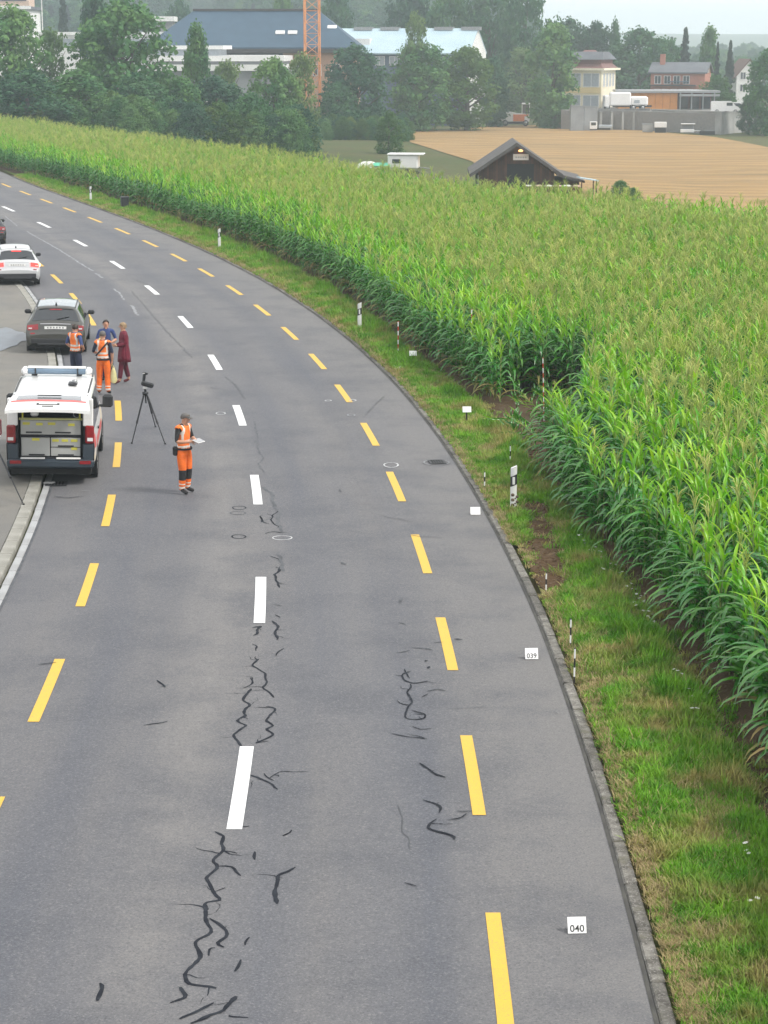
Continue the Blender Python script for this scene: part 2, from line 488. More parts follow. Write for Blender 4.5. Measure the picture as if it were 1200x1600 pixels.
for pts, w in [
    ([(339, 1302), (351, 1310), (344, 1335), (334, 1345), (343, 1356), (321, 1377), (345, 1410), (321, 1411), (322, 1437), (326, 1458), (309, 1476), (312, 1492), (302, 1515), (291, 1524), (293, 1540), (338, 1547)], .085),
    ([(344, 1332), (371, 1336)], .05), ([(343, 1356), (365, 1356), (376, 1371)], .07), ([(328, 1438), (343, 1450), (352, 1466), (341, 1475), (350, 1483)], .08), ([(336, 1395), (352, 1390)], .04),
    ([(322, 1494), (326, 1486), (336, 1484)], .05),
    ([(283, 1544), (293, 1564), (266, 1570)], .09), ([(275, 1598), (334, 1570)], .07), ([(300, 1602), (330, 1588), (345, 1585), (369, 1560)], .09), ([(361, 1586), (366, 1591), (388, 1593)], .06),
    ([(446, 1304), (437, 1309), (456, 1299)], .05), ([(403, 1333), (398, 1346)], .07), ([(459, 1357), (436, 1372), (430, 1392), (433, 1415)], .09), ([(392, 1466), (383, 1480)], .06), ([(372, 1504), (367, 1521)], .07),
    ([(153, 1537), (157, 1552), (153, 1567)], .10), ([(372, 1296), (390, 1294)], .04), ([(634, 1382), (652, 1388)], .05),
    ([(397, 983), (411, 980), (396, 995)], .07), ([(393, 1008), (406, 1012), (400, 1019)], .05), ([(404, 1031), (395, 1042), (415, 1054), (418, 1066), (413, 1075), (424, 1086), (428, 1092)], .07),
    ([(388, 1060), (396, 1070), (381, 1077)], .06), ([(391, 1079), (380, 1096), (393, 1102), (377, 1111), (385, 1121), (370, 1128), (385, 1134), (374, 1142), (364, 1150), (368, 1162), (378, 1170)], .08),
    ([(419, 1106), (433, 1109), (415, 1127), (425, 1137), (412, 1142), (430, 1148), (414, 1158), (400, 1163)], .075), ([(402, 1162), (420, 1160)], .05),
    ([(423, 973), (434, 980), (433, 1002)], .08), ([(430, 1026), (444, 1015)], .05), ([(430, 946), (440, 949)], .04), ([(432, 962), (438, 967)], .06),
    ([(441, 885), (430, 900), (437, 920)], .08), ([(422, 870), (436, 876)], .06), ([(424, 1218), (440, 1207), (482, 1208)], .03), ([(392, 1213), (420, 1224), (434, 1236)], .07), ([(415, 1210), (428, 1222)], .05),
    ([(659, 1194), (676, 1209), (697, 1217)], .06), ([(659, 1252), (682, 1259), (691, 1266), (686, 1273)], .055), ([(681, 1282), (667, 1288), (669, 1297), (695, 1304), (710, 1314)], .07),
    ([(713, 1269), (738, 1270)], .05), ([(698, 1285), (722, 1279), (729, 1274)], .04), ([(677, 1006), (692, 1005)], .04), ([(708, 1000), (722, 1001)], .07),
    ([(643, 1051), (627, 1056), (630, 1064), (652, 1070), (669, 1066)], .055), ([(633, 1048), (640, 1062)], .04), ([(641, 1070), (638, 1085), (643, 1097), (636, 1110), (630, 1116), (636, 1124), (660, 1126), (665, 1118), (643, 1112)], .05),
    ([(662, 1082), (684, 1079), (697, 1082)], .04), ([(663, 1091), (669, 1086)], .03), ([(640, 1137), (654, 1142), (675, 1140)], .04), ([(616, 1148), (641, 1154), (668, 1157)], .045),
    ([(644, 1013), (676, 1018)], .035), ([(615, 1022), (640, 1018)], .03), ([(665, 1036), (668, 1034)], .09), ([(668, 1045), (671, 1043)], .08), ([(619, 974), (634, 978)], .03),
    ([(86, 777), (104, 779), (132, 777)], .05), ([(230, 1135), (262, 1129)], .05), ([(248, 1065), (258, 1076)], .07), ([(62, 1041), (88, 1037)], .06),
    ([(410, 818), (407, 808), (412, 818), (420, 820)], .05), ([(415, 836), (425, 832), (450, 834)], .045), ([(432, 800), (423, 815), (434, 826)], .06),
]:
    seam(pts, w)
for pts, w in [
    ([(396, 660), (402, 675), (400, 690), (405, 706), (412, 718), (404, 726), (413, 740)], .06), ([(412, 762), (427, 776), (425, 788), (437, 800), (433, 822), (441, 832)], .13),
    ([(436, 866), (439, 880), (443, 895)], .12), ([(352, 590), (372, 606), (382, 625)], .07), ([(330, 606), (340, 609)], .07), ([(333, 623), (346, 624)], .06),
    ([(628, 935), (624, 944)], .09), ([(536, 880), (540, 884)], .12), ([(640, 838), (690, 842)], .04), ([(545, 832), (566, 833)], .035), ([(530, 765), (533, 770)], .08), ([(592, 806), (640, 816)], .03),
    ([(600, 620), (570, 650)], .03), ([(250, 1075), (262, 1072)], .06), ([(640, 1330), (622, 1260)], .02), ([(205, 455), (262, 520), (300, 560)], .05), ([(212, 438), (232, 446)], .12),
    ([(700, 1110), (760, 1106)], .02), ([(468, 572), (470, 573)], .10), ([(860, 1112), (872, 1118)], .03)]:
    seam(pts, w, M_TAR2)
def oval(cx, cy, ax, ay): return [(cx + ax * math.cos(t), cy + ay * math.sin(t)) for t in [2 * math.pi * k / 16 for k in range(16)]]
for cx, cy, ax, ay, m, w in [(373, 795, 11, 2.6, M_TAR, .05), (372, 803, 12, 2.6, M_TAR2, .05), (373, 840, 11, 3, M_TAR, .05), (441, 842, 15, 3.2, M_CHALK, .05), (611, 728, 11, 4, M_CHALK, .06),
                             (682, 724, 20, 4.0, M_SPILL, .05), (345, 647, 7, 2, M_CHALK, .05), (551, 627, 5, 1.5, M_CHALK, .06), (549, 650, 6, 1.6, M_SPILL, .06), (513, 627, 5, 1, M_CHALK, .06)]:
    seam(oval(cx, cy, ax, ay), w, m, 'spray_mark', True)
for pts, w in [([(8, 338), (27, 354)], .12), ([(42, 362), (62, 374), (88, 388), (110, 402), (131, 416), (146, 424)], .16), ([(150, 428), (160, 435)], .22), ([(176, 452), (186, 458), (194, 470)], .14), ([(205, 478), (216, 494)], .2), ([(128, 768), (140, 768)], .05)]:
    seam(pts, w, M_SPILL, 'spill_streak')

# --- kerbs
def m_stone():
    m = bpy.data.materials.new('kerb granite'); n, l, b = nt(m); p = pos_nodes(n)
    c = mixc(n, l, rng(n, l, noise_n(n, l, p, 6, 6, 0.7), 0.38, 0.62), (0.17, 0.162, 0.145), (0.065, 0.06, 0.052))
    c = mixc(n, l, rng(n, l, noise_n(n, l, p, 45, 3), 0.55, 0.7, 0, 0.7), c, (0.33, 0.32, 0.30))
    c = mixc(n, l, rng(n, l, noise_n(n, l, p, 2.2, 4), 0.56, 0.66, 0, 0.75), c, (0.09, 0.085, 0.06))
    oi = n.new('ShaderNodeObjectInfo'); hs = n.new('ShaderNodeHueSaturation'); l.new(rng(n, l, oi.outputs['Random'], 0, 1, .72, 1.25), hs.inputs['Value']); l.new(c, hs.inputs['Color'])
    l.new(hs.outputs[0], b.inputs['Base Color']); b.inputs['Roughness'].default_value = 0.9
    bump_n(n, l, noise_n(n, l, p, 22, 4), b, 0.8, 0.02)
    return m
M_STONE = m_stone()
M_STONE2 = mat('pale gutter concrete', (0.36, 0.37, 0.38), 0.85, (0.28, 0.285, 0.29), 1.5, bump=.3)
M_STONE3 = mat('worn kerb concrete', (0.30, 0.295, 0.265), 0.9, (0.21, 0.205, 0.18), 2.2, bump=.4)
def kerb_row(name, label, off, y0, y1, L, w, h, m, dz=0.0, gap=0.03):
    root = tag(bpy.data.objects.new(name, None), label, kind='structure'); col.objects.link(root)
    kinds = []
    for q in range(4):
        mb = MB(); rr = random.Random(q)
        mb.box((0, 0, h / 2 - 0.12), (w, L - gap, h + 0.24), bev=0.018)
        mb.v = [(x + rr.uniform(-.006, .006), y, z + rr.uniform(-.006, .004)) for x, y, z in mb.v]
        kinds.append(mb.mesh('kerb_stone', m))
    Y = y0; i = 0
    while Y < y1:
        s_ = sl(Y); d = L / math.sqrt(1 + s_ * s_); p = lane(off, Y + d / 2)
        link('kerb_stone', kinds[(i * 7 + i // 3) % 4], root, (p.x, p.y, dz), (random.uniform(-.004, .004), random.uniform(-.01, .01), math.atan(-sl(Y + d / 2))))
        Y += d; i += 1
    return root
kerb_row('kerb', 'low weathered stone kerb along the grass verge', OFF_KR + 0.125, 8, 150, 1.25, 0.155, 0.03, M_STONE)
kerb_row('gutter', 'pale concrete gutter strip along the pavement', OFF_KL - 0.07, 24, 95, 1.0, 0.15, 0.018, M_STONE2)
kerb_row('pavement_kerb', 'beige concrete kerb edging the pavement', OFF_KL - 0.315, 24, 95, 1.0, 0.25, 0.085, M_STONE3)
# dark joint of old bitumen between asphalt and kerb
for off, w in ((OFF_KR + 0.02, 0.05), (OFF_KL + 0.03, 0.05)):
    mb = MB(); rows = [[lane(off - w / 2, Y, 0.006), lane(off + w / 2, Y, 0.006)] for Y in YS]
    mb.grid(rows); mb.build('joint_strip', M_TAR2 if off < 0 else mat('dirty gutter joint', (0.035, 0.034, 0.033), 0.9, (0.07, 0.068, 0.06), 3), road)

# --- pavement on the left
def m_pave():
    m = bpy.data.materials.new('pavement asphalt'); n, l, b = nt(m); p = pos_nodes(n)
    c = mixc(n, l, rng(n, l, noise_n(n, l, p, 0.5, 5), 0.35, 0.65), (0.165, 0.157, 0.138), (0.132, 0.128, 0.12))
    c = mixc(n, l, rng(n, l, noise_n(n, l, p, 1.6, 5, .65), 0.56, 0.7, 0, .6), c, (0.10, 0.098, 0.09))
    c = mixc(n, l, rng(n, l, noise_n(n, l, p, 40, 3, .7), 0.55, 0.72, 0, .5), c, (0.3, 0.29, 0.27))
    l.new(c, b.inputs['Base Color']); b.inputs['Roughness'].default_value = 0.85
    return m
mb = MB(); rows = []
for Y in YS:
    a = lane(OFF_KL - 0.44, Y)
    rows.append([(a.x - 14 * t, Y, 0.078 + 0.012 * noise.noise((a.x - 14 * t, Y * .5, 0))) for t in (0, .03, .08, .2, .4, .7, 1)])
mb.grid(rows, flip=True)
pavement = tag(mb.build('pavement', m_pave()), 'beige grey asphalt pavement left of the road', kind='structure')
# wet patch on the pavement, bluish sky reflection put into its colour
mb = MB()
pa = [(-10, 514), (8, 512), (30, 518), (44, 522), (46, 532), (30, 534), (18, 541), (0, 548), (-16, 544), (-24, 528)]
ctr = G(10, 529, .094); V = [ctr]
for i in range(len(pa)):
    a, b_ = Vector(pa[i]), Vector(pa[(i + 1) % len(pa)])
    for t in (0, .33, .66):
        q = a.lerp(b_, t); g = G(q.x, q.y, .094); g.x += .15 * noise.noise(g * 2); g.y += .3 * noise.noise(g * 1.7 + Vector((5, 5, 5))); V.append(g)
mb.add(V, [(0, i, i % (len(V) - 1) + 1) for i in range(1, len(V))])
mb.build('wet_patch', mat('wet asphalt', (0.125, 0.15, 0.18), 0.4, (0.10, 0.115, 0.13), 2, spec=0.5), pavement)

# --- grass verge, soil furrow under the corn
def dry_fac(n, l, p):
    return noise_n(n, l, p, 0.9, 5, 0.62)
def m_verge():
    m = bpy.data.materials.new('verge soil and turf'); n, l, b = nt(m); p = pos_nodes(n)
    uv = n.new('ShaderNodeUVMap'); sep = n.new('ShaderNodeSeparateXYZ'); l.new(uv.outputs[0], sep.inputs[0])
    c = mixc(n, l, rng(n, l, dry_fac(n, l, p), 0.45, 0.62), (0.07, 0.14, 0.018), (0.21, 0.16, 0.075))
    c = mixc(n, l, rng(n, l, noise_n(n, l, p, 9, 4, .7), 0.45, 0.7, 0, .7), c, (0.14, 0.105, 0.055))
    e = n.new('ShaderNodeMath'); e.operation = 'MULTIPLY_ADD'; l.new(noise_n(n, l, p, 3, 4), e.inputs[0]); e.inputs[1].default_value = .9; l.new(sep.outputs[1], e.inputs[2])
    c = mixc(n, l, rng(n, l, e.outputs[0], -0.05, 0.35), c, (0.085, 0.06, 0.036))       # uv y > 0: bare soil at the corn
    l.new(c, b.inputs['Base Color']); b.inputs['Roughness'].default_value = 0.95; b.inputs['Specular IOR Level'].default_value = 0.1
    bump_n(n, l, noise_n(n, l, p, 14, 5), b, 0.9, 0.05)
    return m
def verge_z(X, Y):
    a = lane(OFF_KR + 0.29, Y).x; b = x_corn(Y); t = (X - a) / max(.5, b - a)
    return 0.035 + 0.03 * noise.noise((X * .8, Y * .8, 3)) * sstep(0, .2, t) - 0.07 * math.exp(-((t - .93) / .1) ** 2) + (0.05 * sstep(1.0, 1.2, t))
mb = MB(); mb.uv = []; rows = []
VY = [-20 + 0.8 * i for i in range(235)]
for Y in VY:
    a, b_ = lane(OFF_KR + 0.28, Y).x, x_corn(Y) + 3.5
    r = []
    for i in range(33):
        X = a + (b_ - a) * i / 32
        r.append((X, Y, verge_z(X, Y))); mb.uv.append((Y, X - x_corn(Y)))
    rows.append(r)
mb.grid(rows)
tag(mb.build('verge', m_verge()), 'grass verge with dry patches between road and corn', kind='structure')
# ================================================================== CORN
def m_leafy(name, c, c2, trans=0.35, rough=0.45, rnd=0.18, scale=1.3, spec=0.5, hue=0.02, pos=True):
    m = bpy.data.materials.new(name); MATS[name] = m
    n, l, b = nt(m)
    vec = pos_nodes(n)
    f = rng(n, l, noise_n(n, l, vec, scale, 3), 0.35, 0.65)
    k = mixc(n, l, f, c, c2)
    oi = n.new('ShaderNodeObjectInfo'); hs = n.new('ShaderNodeHueSaturation')
    l.new(rng(n, l, oi.outputs['Random'], 0, 1, 1 - rnd, 1 + rnd), hs.inputs['Value'])
    l.new(rng(n, l, oi.outputs['Random'], 0, 1, 0.5 + hue, 0.5 - hue), hs.inputs['Hue'])
    l.new(k, hs.inputs['Color'])
    l.new(hs.outputs[0], b.inputs['Base Color'])
    b.inputs['Roughness'].default_value = rough; b.inputs['Specular IOR Level'].default_value = spec
    tr = n.new('ShaderNodeBsdfTranslucent'); l.new(hs.outputs[0], tr.inputs[0])
    ms = n.new('ShaderNodeMixShader'); ms.inputs[0].default_value = trans
    l.new(b.outputs[0], ms.inputs[1]); l.new(tr.outputs[0], ms.inputs[2])
    l.new(ms.outputs[0], n['Material Output'].inputs[0])
    return m
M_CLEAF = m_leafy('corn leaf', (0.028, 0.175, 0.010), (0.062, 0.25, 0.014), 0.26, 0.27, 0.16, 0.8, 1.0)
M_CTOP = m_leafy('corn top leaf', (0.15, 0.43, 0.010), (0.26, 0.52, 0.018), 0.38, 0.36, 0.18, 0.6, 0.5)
M_CDRY = m_leafy('dry corn leaf', (0.34, 0.27, 0.10), (0.26, 0.24, 0.07), 0.2, 0.7, 0.2)
M_CSTALK = m_leafy('corn stalk', (0.14, 0.22, 0.05), (0.19, 0.24, 0.07), 0.0, 0.6, 0.15)
M_CTASSEL = m_leafy('corn tassel', (0.36, 0.47, 0.10), (0.48, 0.52, 0.17), 0.2, 0.8, 0.15, 0.5, 0.2)

def leaf_mesh_pts(rr, L, e0, e1, w, seg=6):
    """a folded, arching leaf along +X from the origin; returns verts, faces"""
    x = z = 0.0; V = []; tw = rr.uniform(-.35, .35); side = rr.uniform(-.12, .12)
    y = 0.0
    for i in range(seg + 1):
        t = i / seg
        e = e0 + (e1 - e0) * t ** 1.25
        if i: x += L / seg * math.cos(e); z += L / seg * math.sin(e); y += side * L / seg * t
        ww = w * min(1, 0.35 + t * 3.2) * max(0.02, (1 - t ** 2.6)) * (1 + .08 * math.sin(9 * t + tw * 9))
        nx, nz = -math.sin(e), math.cos(e)
        a = tw * t
        ey, en = math.cos(a), math.sin(a)
        lift = 0.42 * ww
        V.append((x + nx * (lift + en * ww), y + ww * ey, z + nz * (lift + en * ww)))
        V.append((x, y, z))
        V.append((x + nx * (lift - en * ww), y - ww * ey, z + nz * (lift - en * ww)))
    Fs = []
    for i in range(seg):
        o = i * 3; Fs += [(o, o + 1, o + 4, o + 3), (o + 1, o + 2, o + 5, o + 4)]
    return V, Fs

def corn_plan(seed, edge):
    """stalk height and where each leaf sits"""
    rr = random.Random(seed)
    H = rr.uniform(2.0, 2.3) * (0.97 if edge else 1)
    n = 12; az0 = rr.uniform(0, 6.28); L = []
    for i in range(n):
        t = i / (n - 1)
        h = 0.25 + (H - 0.45) * t ** 0.92
        az = az0 + math.pi * i + rr.uniform(-.45, .45)
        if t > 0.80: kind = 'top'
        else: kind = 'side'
        L.append((kind, rr.randrange(4), h, az, rr.uniform(.85, 1.15) * (0.8 + 0.45 * math.sin(math.pi * min(1, .25 + t * .75)))))
    return H, L, (rr.random() > (0.75 if edge else 0.15))

LEAF = {}
for q in range(4):
    rr = random.Random(100 + q)
    LEAF['side', q] = leaf_mesh_pts(rr, rr.uniform(.68, .82), R(rr.uniform(52, 64)), R(rr.uniform(-72, -45)), rr.uniform(.042, .05))
    LEAF['top', q] = leaf_mesh_pts(rr, rr.uniform(.52, .68), R(rr.uniform(76, 84)), R(rr.uniform(10, 45)), rr.uniform(.032, .04))
def tassel_mb(mb, rr, H, m):
    mb.tube([(0, 0, H - .1), (0, 0, H + .18), (rr.uniform(-.03, .03), rr.uniform(-.03, .03), H + .42)], [.008, .009, .004], 3, m, False)
    for k in range(7):
        a = rr.uniform(0, 6.28); s = rr.uniform(.16, .26); b = H + .03 + .03 * k
        mb.tube([(0, 0, b), (s * .4 * math.cos(a), s * .4 * math.sin(a), b + s * .9), (s * .85 * math.cos(a), s * .85 * math.sin(a), b + s * 1.15)], [.007, .009, .004], 3, m, False)
def leaf_at(V, h, az, s):
    c, n_ = math.cos(az), math.sin(az)
    return [((x * c - y * n_) * s, (x * n_ + y * c) * s, z * s + h) for x, y, z in V]
NK = 10
PLANS = [corn_plan(s, False) for s in range(NK)] + [corn_plan(50 + s, True) for s in range(7)]
corn_meshes = []
for i, (H, L, tas) in enumerate(PLANS):
    mb = MB(); rr = random.Random(i)
    mb.tube([(0, 0, -.05), (0, 0, H * .6), (0, 0, H)], [.016, .013, .007], 4, 2, False)
    for kind, q, h, az, s in L:
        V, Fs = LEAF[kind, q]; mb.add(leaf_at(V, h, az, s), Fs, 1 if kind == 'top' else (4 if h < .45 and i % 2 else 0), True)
    if tas: tassel_mb(mb, rr, H, 3)
    corn_meshes.append(mb.mesh('corn_kind', [M_CLEAF, M_CTOP, M_CSTALK, M_CTASSEL, M_CDRY]))
    corn_meshes[-1]['flat'] = 0

FAR_X = np.array([-60, -40.2, -4.8, 1.5, 10, 18.3, 30]); FAR_Y = np.array([255, 214, 137, 119, 103, 95, 83])
def path_d(X, Y):
    """distance across the flattened track that a car left in the corn"""
    t = Y - 45.2
    if t < 0 or t > 9.5: return 9
    return abs(X - (3.55 + 0.075 * t + 0.002 * t * t)) - (0.35 * sstep(6.5, 9.5, t))
rr = random.Random(11)
near, rest = [], []
row = 0
flat_pts = []
while row < 110:
    off = 0.42 + 0.75 * row
    Y = 8.0
    while Y < 240:
        step = (0.165 if Y < 90 else 0.21) * rr.uniform(.75, 1.25)
        Y += step
        x0 = x_corn(Y)
        X = x0 + (off - .34 * sstep(35, 39, Y) * (1 - sstep(45, 46.5, Y))) * math.sqrt(1 + sl(Y) ** 2) + rr.uniform(-.07, .07)
        if X > 0.205 * Y + 7 or X < -0.215 * Y - 4: continue
        if Y > np.interp(X, FAR_X, FAR_Y) + 1.5 * noise.noise((X * .1, Y * .1, 0)): continue
        pd = path_d(X, Y)
        if pd < 1.0:
            if pd < .85 and rr.random() < .30: flat_pts.append((X, Y))
            continue
        edge = row < 3 or (pd < 1.9 and rr.random() < .6)
        if X > 12 and Y > np.interp(X, FAR_X, FAR_Y) - 11: edge = True
        k = NK + rr.randrange(7) if edge and rr.random() < .85 else rr.randrange(NK)
        s = rr.uniform(.84, 1.01) * (1 + .11 * noise.noise((X * .13, Y * .13, 5)))
        if row == 0: s *= rr.uniform(.78, .98)
        z = tz(X, Y) + 0.0
        rec = (X, Y, z, rr.uniform(0, 6.28), rr.uniform(-.06, .06), rr.uniform(-.06, .06), s, k)
        if in_view(X, Y, 1.6, -6): near.append(rec)
        else: rest.append(rec)
    row += 1
near.sort(key=lambda r: r[1])
rest += near[300:]; near = near[:300]
leaf_me = {}
for (kind, q), (V, Fs) in LEAF.items():
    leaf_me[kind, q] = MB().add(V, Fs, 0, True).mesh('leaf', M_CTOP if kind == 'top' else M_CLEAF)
stalk_me, tass_me = [], []
for i, (H, L, tas) in enumerate(PLANS):
    stalk_me.append(MB().tube([(0, 0, -.05), (0, 0, H * .6), (0, 0, H)], [.016, .013, .007], 4).mesh('stalk', M_CSTALK))
    mb = MB(); tassel_mb(mb, random.Random(i), H, 0); tass_me.append(mb.mesh('tassel', M_CTASSEL))
for X, Y, z, a, tx, ty, s, k in near:
    H, L, tas = PLANS[k]
    p = empty('corn_plant', (X, Y, z), 0, 'green corn plant in the nearest rows of the field at the lower right', 'corn plant', 'corn plants of the nearest rows')
    p.rotation_euler = (tx, ty, a); p.scale = (s, s, s)
    link('stalk', stalk_me[k], p)
    for kind, q, h, az, sc_ in L: link('leaf', leaf_me[kind, q], p, (0, 0, h), (0, 0, az), (sc_,) * 3)
    if tas: link('tassel', tass_me[k], p)
scatter('corn_field', [r[:3] for r in rest], corn_meshes, [(r[4], r[5], r[3]) for r in rest], [(r[6],) * 3 for r in rest], [r[7] for r in rest],
        label='tall green corn field with yellow tassels right of the road', cat='corn')
# flattened plants on the track
rec = []
for X, Y in flat_pts:
    rec.append((X, Y, .06, R(rr.uniform(72, 88)), 0, rr.uniform(-.5, .5) + (math.pi if rr.random() < .2 else 0), rr.uniform(.7, 1.0), rr.randrange(6)))
scatter('flattened_corn', [r[:3] for r in rec], corn_meshes, [(-r[3], 0, -r[5]) for r in rec], [(r[6] * .42, r[6] * .42, r[6]) for r in rec], [r[7] for r in rec],
        label='flattened corn stalks on the track left in the field', cat='corn')
# a torn out plant on the verge
def lying_plant(a, b, label, k):
    d = b - a; p = empty('broken_corn_plant', (a.x, a.y, .10), 0, label, 'corn plant')
    p.rotation_euler = (0, R(87), math.atan2(d.y, d.x)); s = d.length / 2.4; p.scale = (s * .5, s * .5, s)
    H, L, _ = PLANS[k]; link('stalk', stalk_me[k], p)
    for kind, q, h, az, sc_ in L[3:]: link('leaf', leaf_me[kind, q], p, (0, 0, h), (0, 0, az), (sc_ * .8,) * 3)
lying_plant(G(765, 676), G(842, 700), 'torn out corn plant lying across the verge before the gap in the corn', 0)
print('corn', len(near), len(rest), len(flat_pts))

# ================================================================== VERGE GRASS
def m_grass(name, g1, g2, dry):
    m = bpy.data.materials.new(name); n, l, b = nt(m); p = pos_nodes(n)
    c = mixc(n, l, rng(n, l, noise_n(n, l, p, 2.3, 4), 0.35, 0.65), g1, g2)
    c = mixc(n, l, rng(n, l, dry_fac(n, l, p), 0.48, 0.64, 0, .9), c, dry)
    oi = n.new('ShaderNodeObjectInfo'); hs = n.new('ShaderNodeHueSaturation')
    l.new(rng(n, l, oi.outputs['Random'], 0, 1, .72, 1.28), hs.inputs['Value']); l.new(c, hs.inputs['Color'])
    l.new(hs.outputs[0], b.inputs['Base Color']); b.inputs['Roughness'].default_value = .6; b.inputs['Specular IOR Level'].default_value = .3
    tr = n.new('ShaderNodeBsdfTranslucent'); l.new(hs.outputs[0], tr.inputs[0]); ms = n.new('ShaderNodeMixShader'); ms.inputs[0].default_value = .3
    l.new(b.outputs[0], ms.inputs[1]); l.new(tr.outputs[0], ms.inputs[2]); l.new(ms.outputs[0], n['Material Output'].inputs[0])
    return m
M_GRASS = m_grass('verge grass', (0.085, 0.26, 0.014), (0.18, 0.38, 0.022), (0.36, 0.30, 0.11))
M_STRAW = m_grass('dry straw', (0.34, 0.28, 0.13), (0.42, 0.34, 0.17), (0.42, 0.33, 0.18))
def tuft(seed, n, hmin, hmax, spread, w, lean, m):
    rr = random.Random(seed); mb = MB()
    for i in range(n):
        a = rr.uniform(0, 6.28); r0 = spread * rr.random() ** .5; x, y = r0 * math.cos(a), r0 * math.sin(a)
        h = rr.uniform(hmin, hmax); b = rr.uniform(0, 6.28); ln = h * rr.uniform(.3, 1) * lean
        dx, dy = math.cos(b), math.sin(b); px, py = -dy * w, dx * w
        mb.add([(x - px, y - py, 0), (x + px, y + py, 0), (x + dx * ln * .35 + px * .8, y + dy * ln * .35 + py * .8, h * .62), (x + dx * ln * .35 - px * .8, y + dy * ln * .35 - py * .8, h * .62), (x + dx * ln, y + dy * ln, h)],
               [(0, 1, 2, 3), (3, 2, 4)])
    return mb.mesh('tuft', m)
tufts = [tuft(1, 20, .05, .13, .13, .008, 1.0, M_GRASS), tuft(2, 18, .06, .16, .11, .009, 1.2, M_GRASS), tuft(3, 18, .08, .20, .12, .008, .8, M_GRASS),
         tuft(4, 16, .04, .10, .12, .016, 1.6, M_GRASS), tuft(5, 20, .05, .14, .14, .007, 1.3, M_STRAW), tuft(6, 18, .14, .30, .12, .008, .7, M_GRASS)]
pts, rots, scls, idx = [], [], [], []
rr = random.Random(5)
_st = sorted([(g_.y, g_.x) for g_ in (G(858, 925), G(858, 890), G(850, 850), G(842, 812), G(834, 786))]); STX = ([a_[1] for a_ in _st], [a_[0] for a_ in _st])
SOIL = [(G(838, 800), .35), (G(845, 830), .42), (G(852, 860), .45), (G(860, 888), .42), (G(862, 912), .32), (G(838, 712), .55), (G(852, 730), .5), (G(862, 748), .4)]
for i in range(90000):
    Y = 16 + (150 - 16) * rr.random() ** 1.9
    a, b_ = lane(OFF_KR + (0.30 if Y < 38 else .22), Y).x, x_corn(Y)
    t = rr.random(); X = a + (b_ - a) * (t * 1.08 - .01)
    if not (abs(X) < .2 * Y + 2): continue
    q = noise.noise((X * 1.1, Y * 1.1, 7)); 
    if t > .83 + .10 * q and rr.random() < .93: continue
    if 34.2 < Y < 41.6 and abs(X - np.interp(Y, STX[1], STX[0])) < .27 * (1 + .5 * q) and rr.random() < .93: continue
    if any((X - c.x) ** 2 + ((Y - c.y) * .55) ** 2 < r * r * 1.0 * (1 + .6 * q) for c, r in SOIL) and rr.random() < .88: continue
    edge = t < .12
    k = rr.choice([4, 4, 0, 3]) if edge else rr.choice([0, 0, 1, 1, 2, 2, 3, 3, 4])
    if .5 < t < .8 and rr.random() < .10 + .4 * max(0, q): k = 5
    if q < -.34 and rr.random() < .4: k = 4
    s = rr.uniform(.6, 1.15) * (1 + .4 * q) * (.7 if edge else 1) * (1 if Y < 60 else 1.35)
    pts.append((X, Y, verge_z(X, Y) - .005)); rots.append((rr.uniform(-.2, .2), rr.uniform(-.2, .2), rr.uniform(0, 6.28))); scls.append((s, s, s * rr.uniform(.7, 1.2))); idx.append(k)
scatter('verge_grass', pts, tufts, rots, scls, idx, label='short patchy green and dry grass of the verge', cat='grass')
print('grass', len(pts))
# strip of soil churned up by the car that left the road
M_CHURN = mat('churned soil', (0.085, 0.056, 0.034), .95, (0.14, 0.10, 0.06), 5, spec=.1, bump=.9, bscale=18)
def soil_patch(name, label, line, wpx):
    mb = MB(); rows = []
    P_ = [G(*p_) for p_ in line]; n_ = 40
    for i in range(n_ + 1):
        f_ = i / n_ * (len(P_) - 1); k_ = min(len(P_) - 2, int(f_)); c = P_[k_].lerp(P_[k_ + 1], f_ - k_); hw = wpx * (math.sin(math.pi * (.06 + .88 * i / n_)) ** .5)
        r = []
        for j in range(9):
            s_ = j / 4 - 1; X = c.x + hw * s_ * (1 + .5 * noise.noise((c.y * 2.3, s_ * 2, 4))); r.append((X, c.y, verge_z(X, c.y) + .018 - .03 * abs(s_) ** 3 + .012 * noise.noise((X * 9, c.y * 9, 1))))
        rows.append(r)
    mb.grid(rows); return tag(mb.build(name, M_CHURN), label, kind='structure')
soil_patch('churned_soil', 'brown churned soil strip on the verge below the nearest road post', [(858, 925), (858, 890), (850, 850), (842, 812), (834, 786)], .30)
soil_patch('churned_soil', 'brown bare soil before the gap in the corn', [(870, 765), (860, 735), (848, 705), (846, 690)], .42)
# clods of soil turned over on the verge
def clod(seed):
    rr = random.Random(seed); bm = bmesh.new(); bmesh.ops.create_icosphere(bm, subdivisions=1, radius=.05)
    for v in bm.verts: v.co *= rr.uniform(.6, 1.3); v.co.z *= .6
    me = bpy.data.meshes.new('clod'); bm.to_mesh(me); bm.free(); me.materials.append(mat('turned soil', (0.075, 0.048, 0.028), .95, (0.11, 0.075, 0.045), 9, spec=.1)); return me
pts, rots, scls, idx = [], [], [], []
for c, r in SOIL:
    for i in range(330):
        a = rr.uniform(0, 6.28); d = r * rr.random() ** .5; X, Y = c.x + d * math.cos(a), c.y + 1.7 * d * math.sin(a)
        s = rr.uniform(.3, 1.5)
        if X < lane(OFF_KR + .32, Y).x: continue
        pts.append((X, Y, verge_z(X, Y) + .01)); rots.append((0, 0, rr.uniform(0, 6))); scls.append((s,) * 3); idx.append(rr.randrange(3))
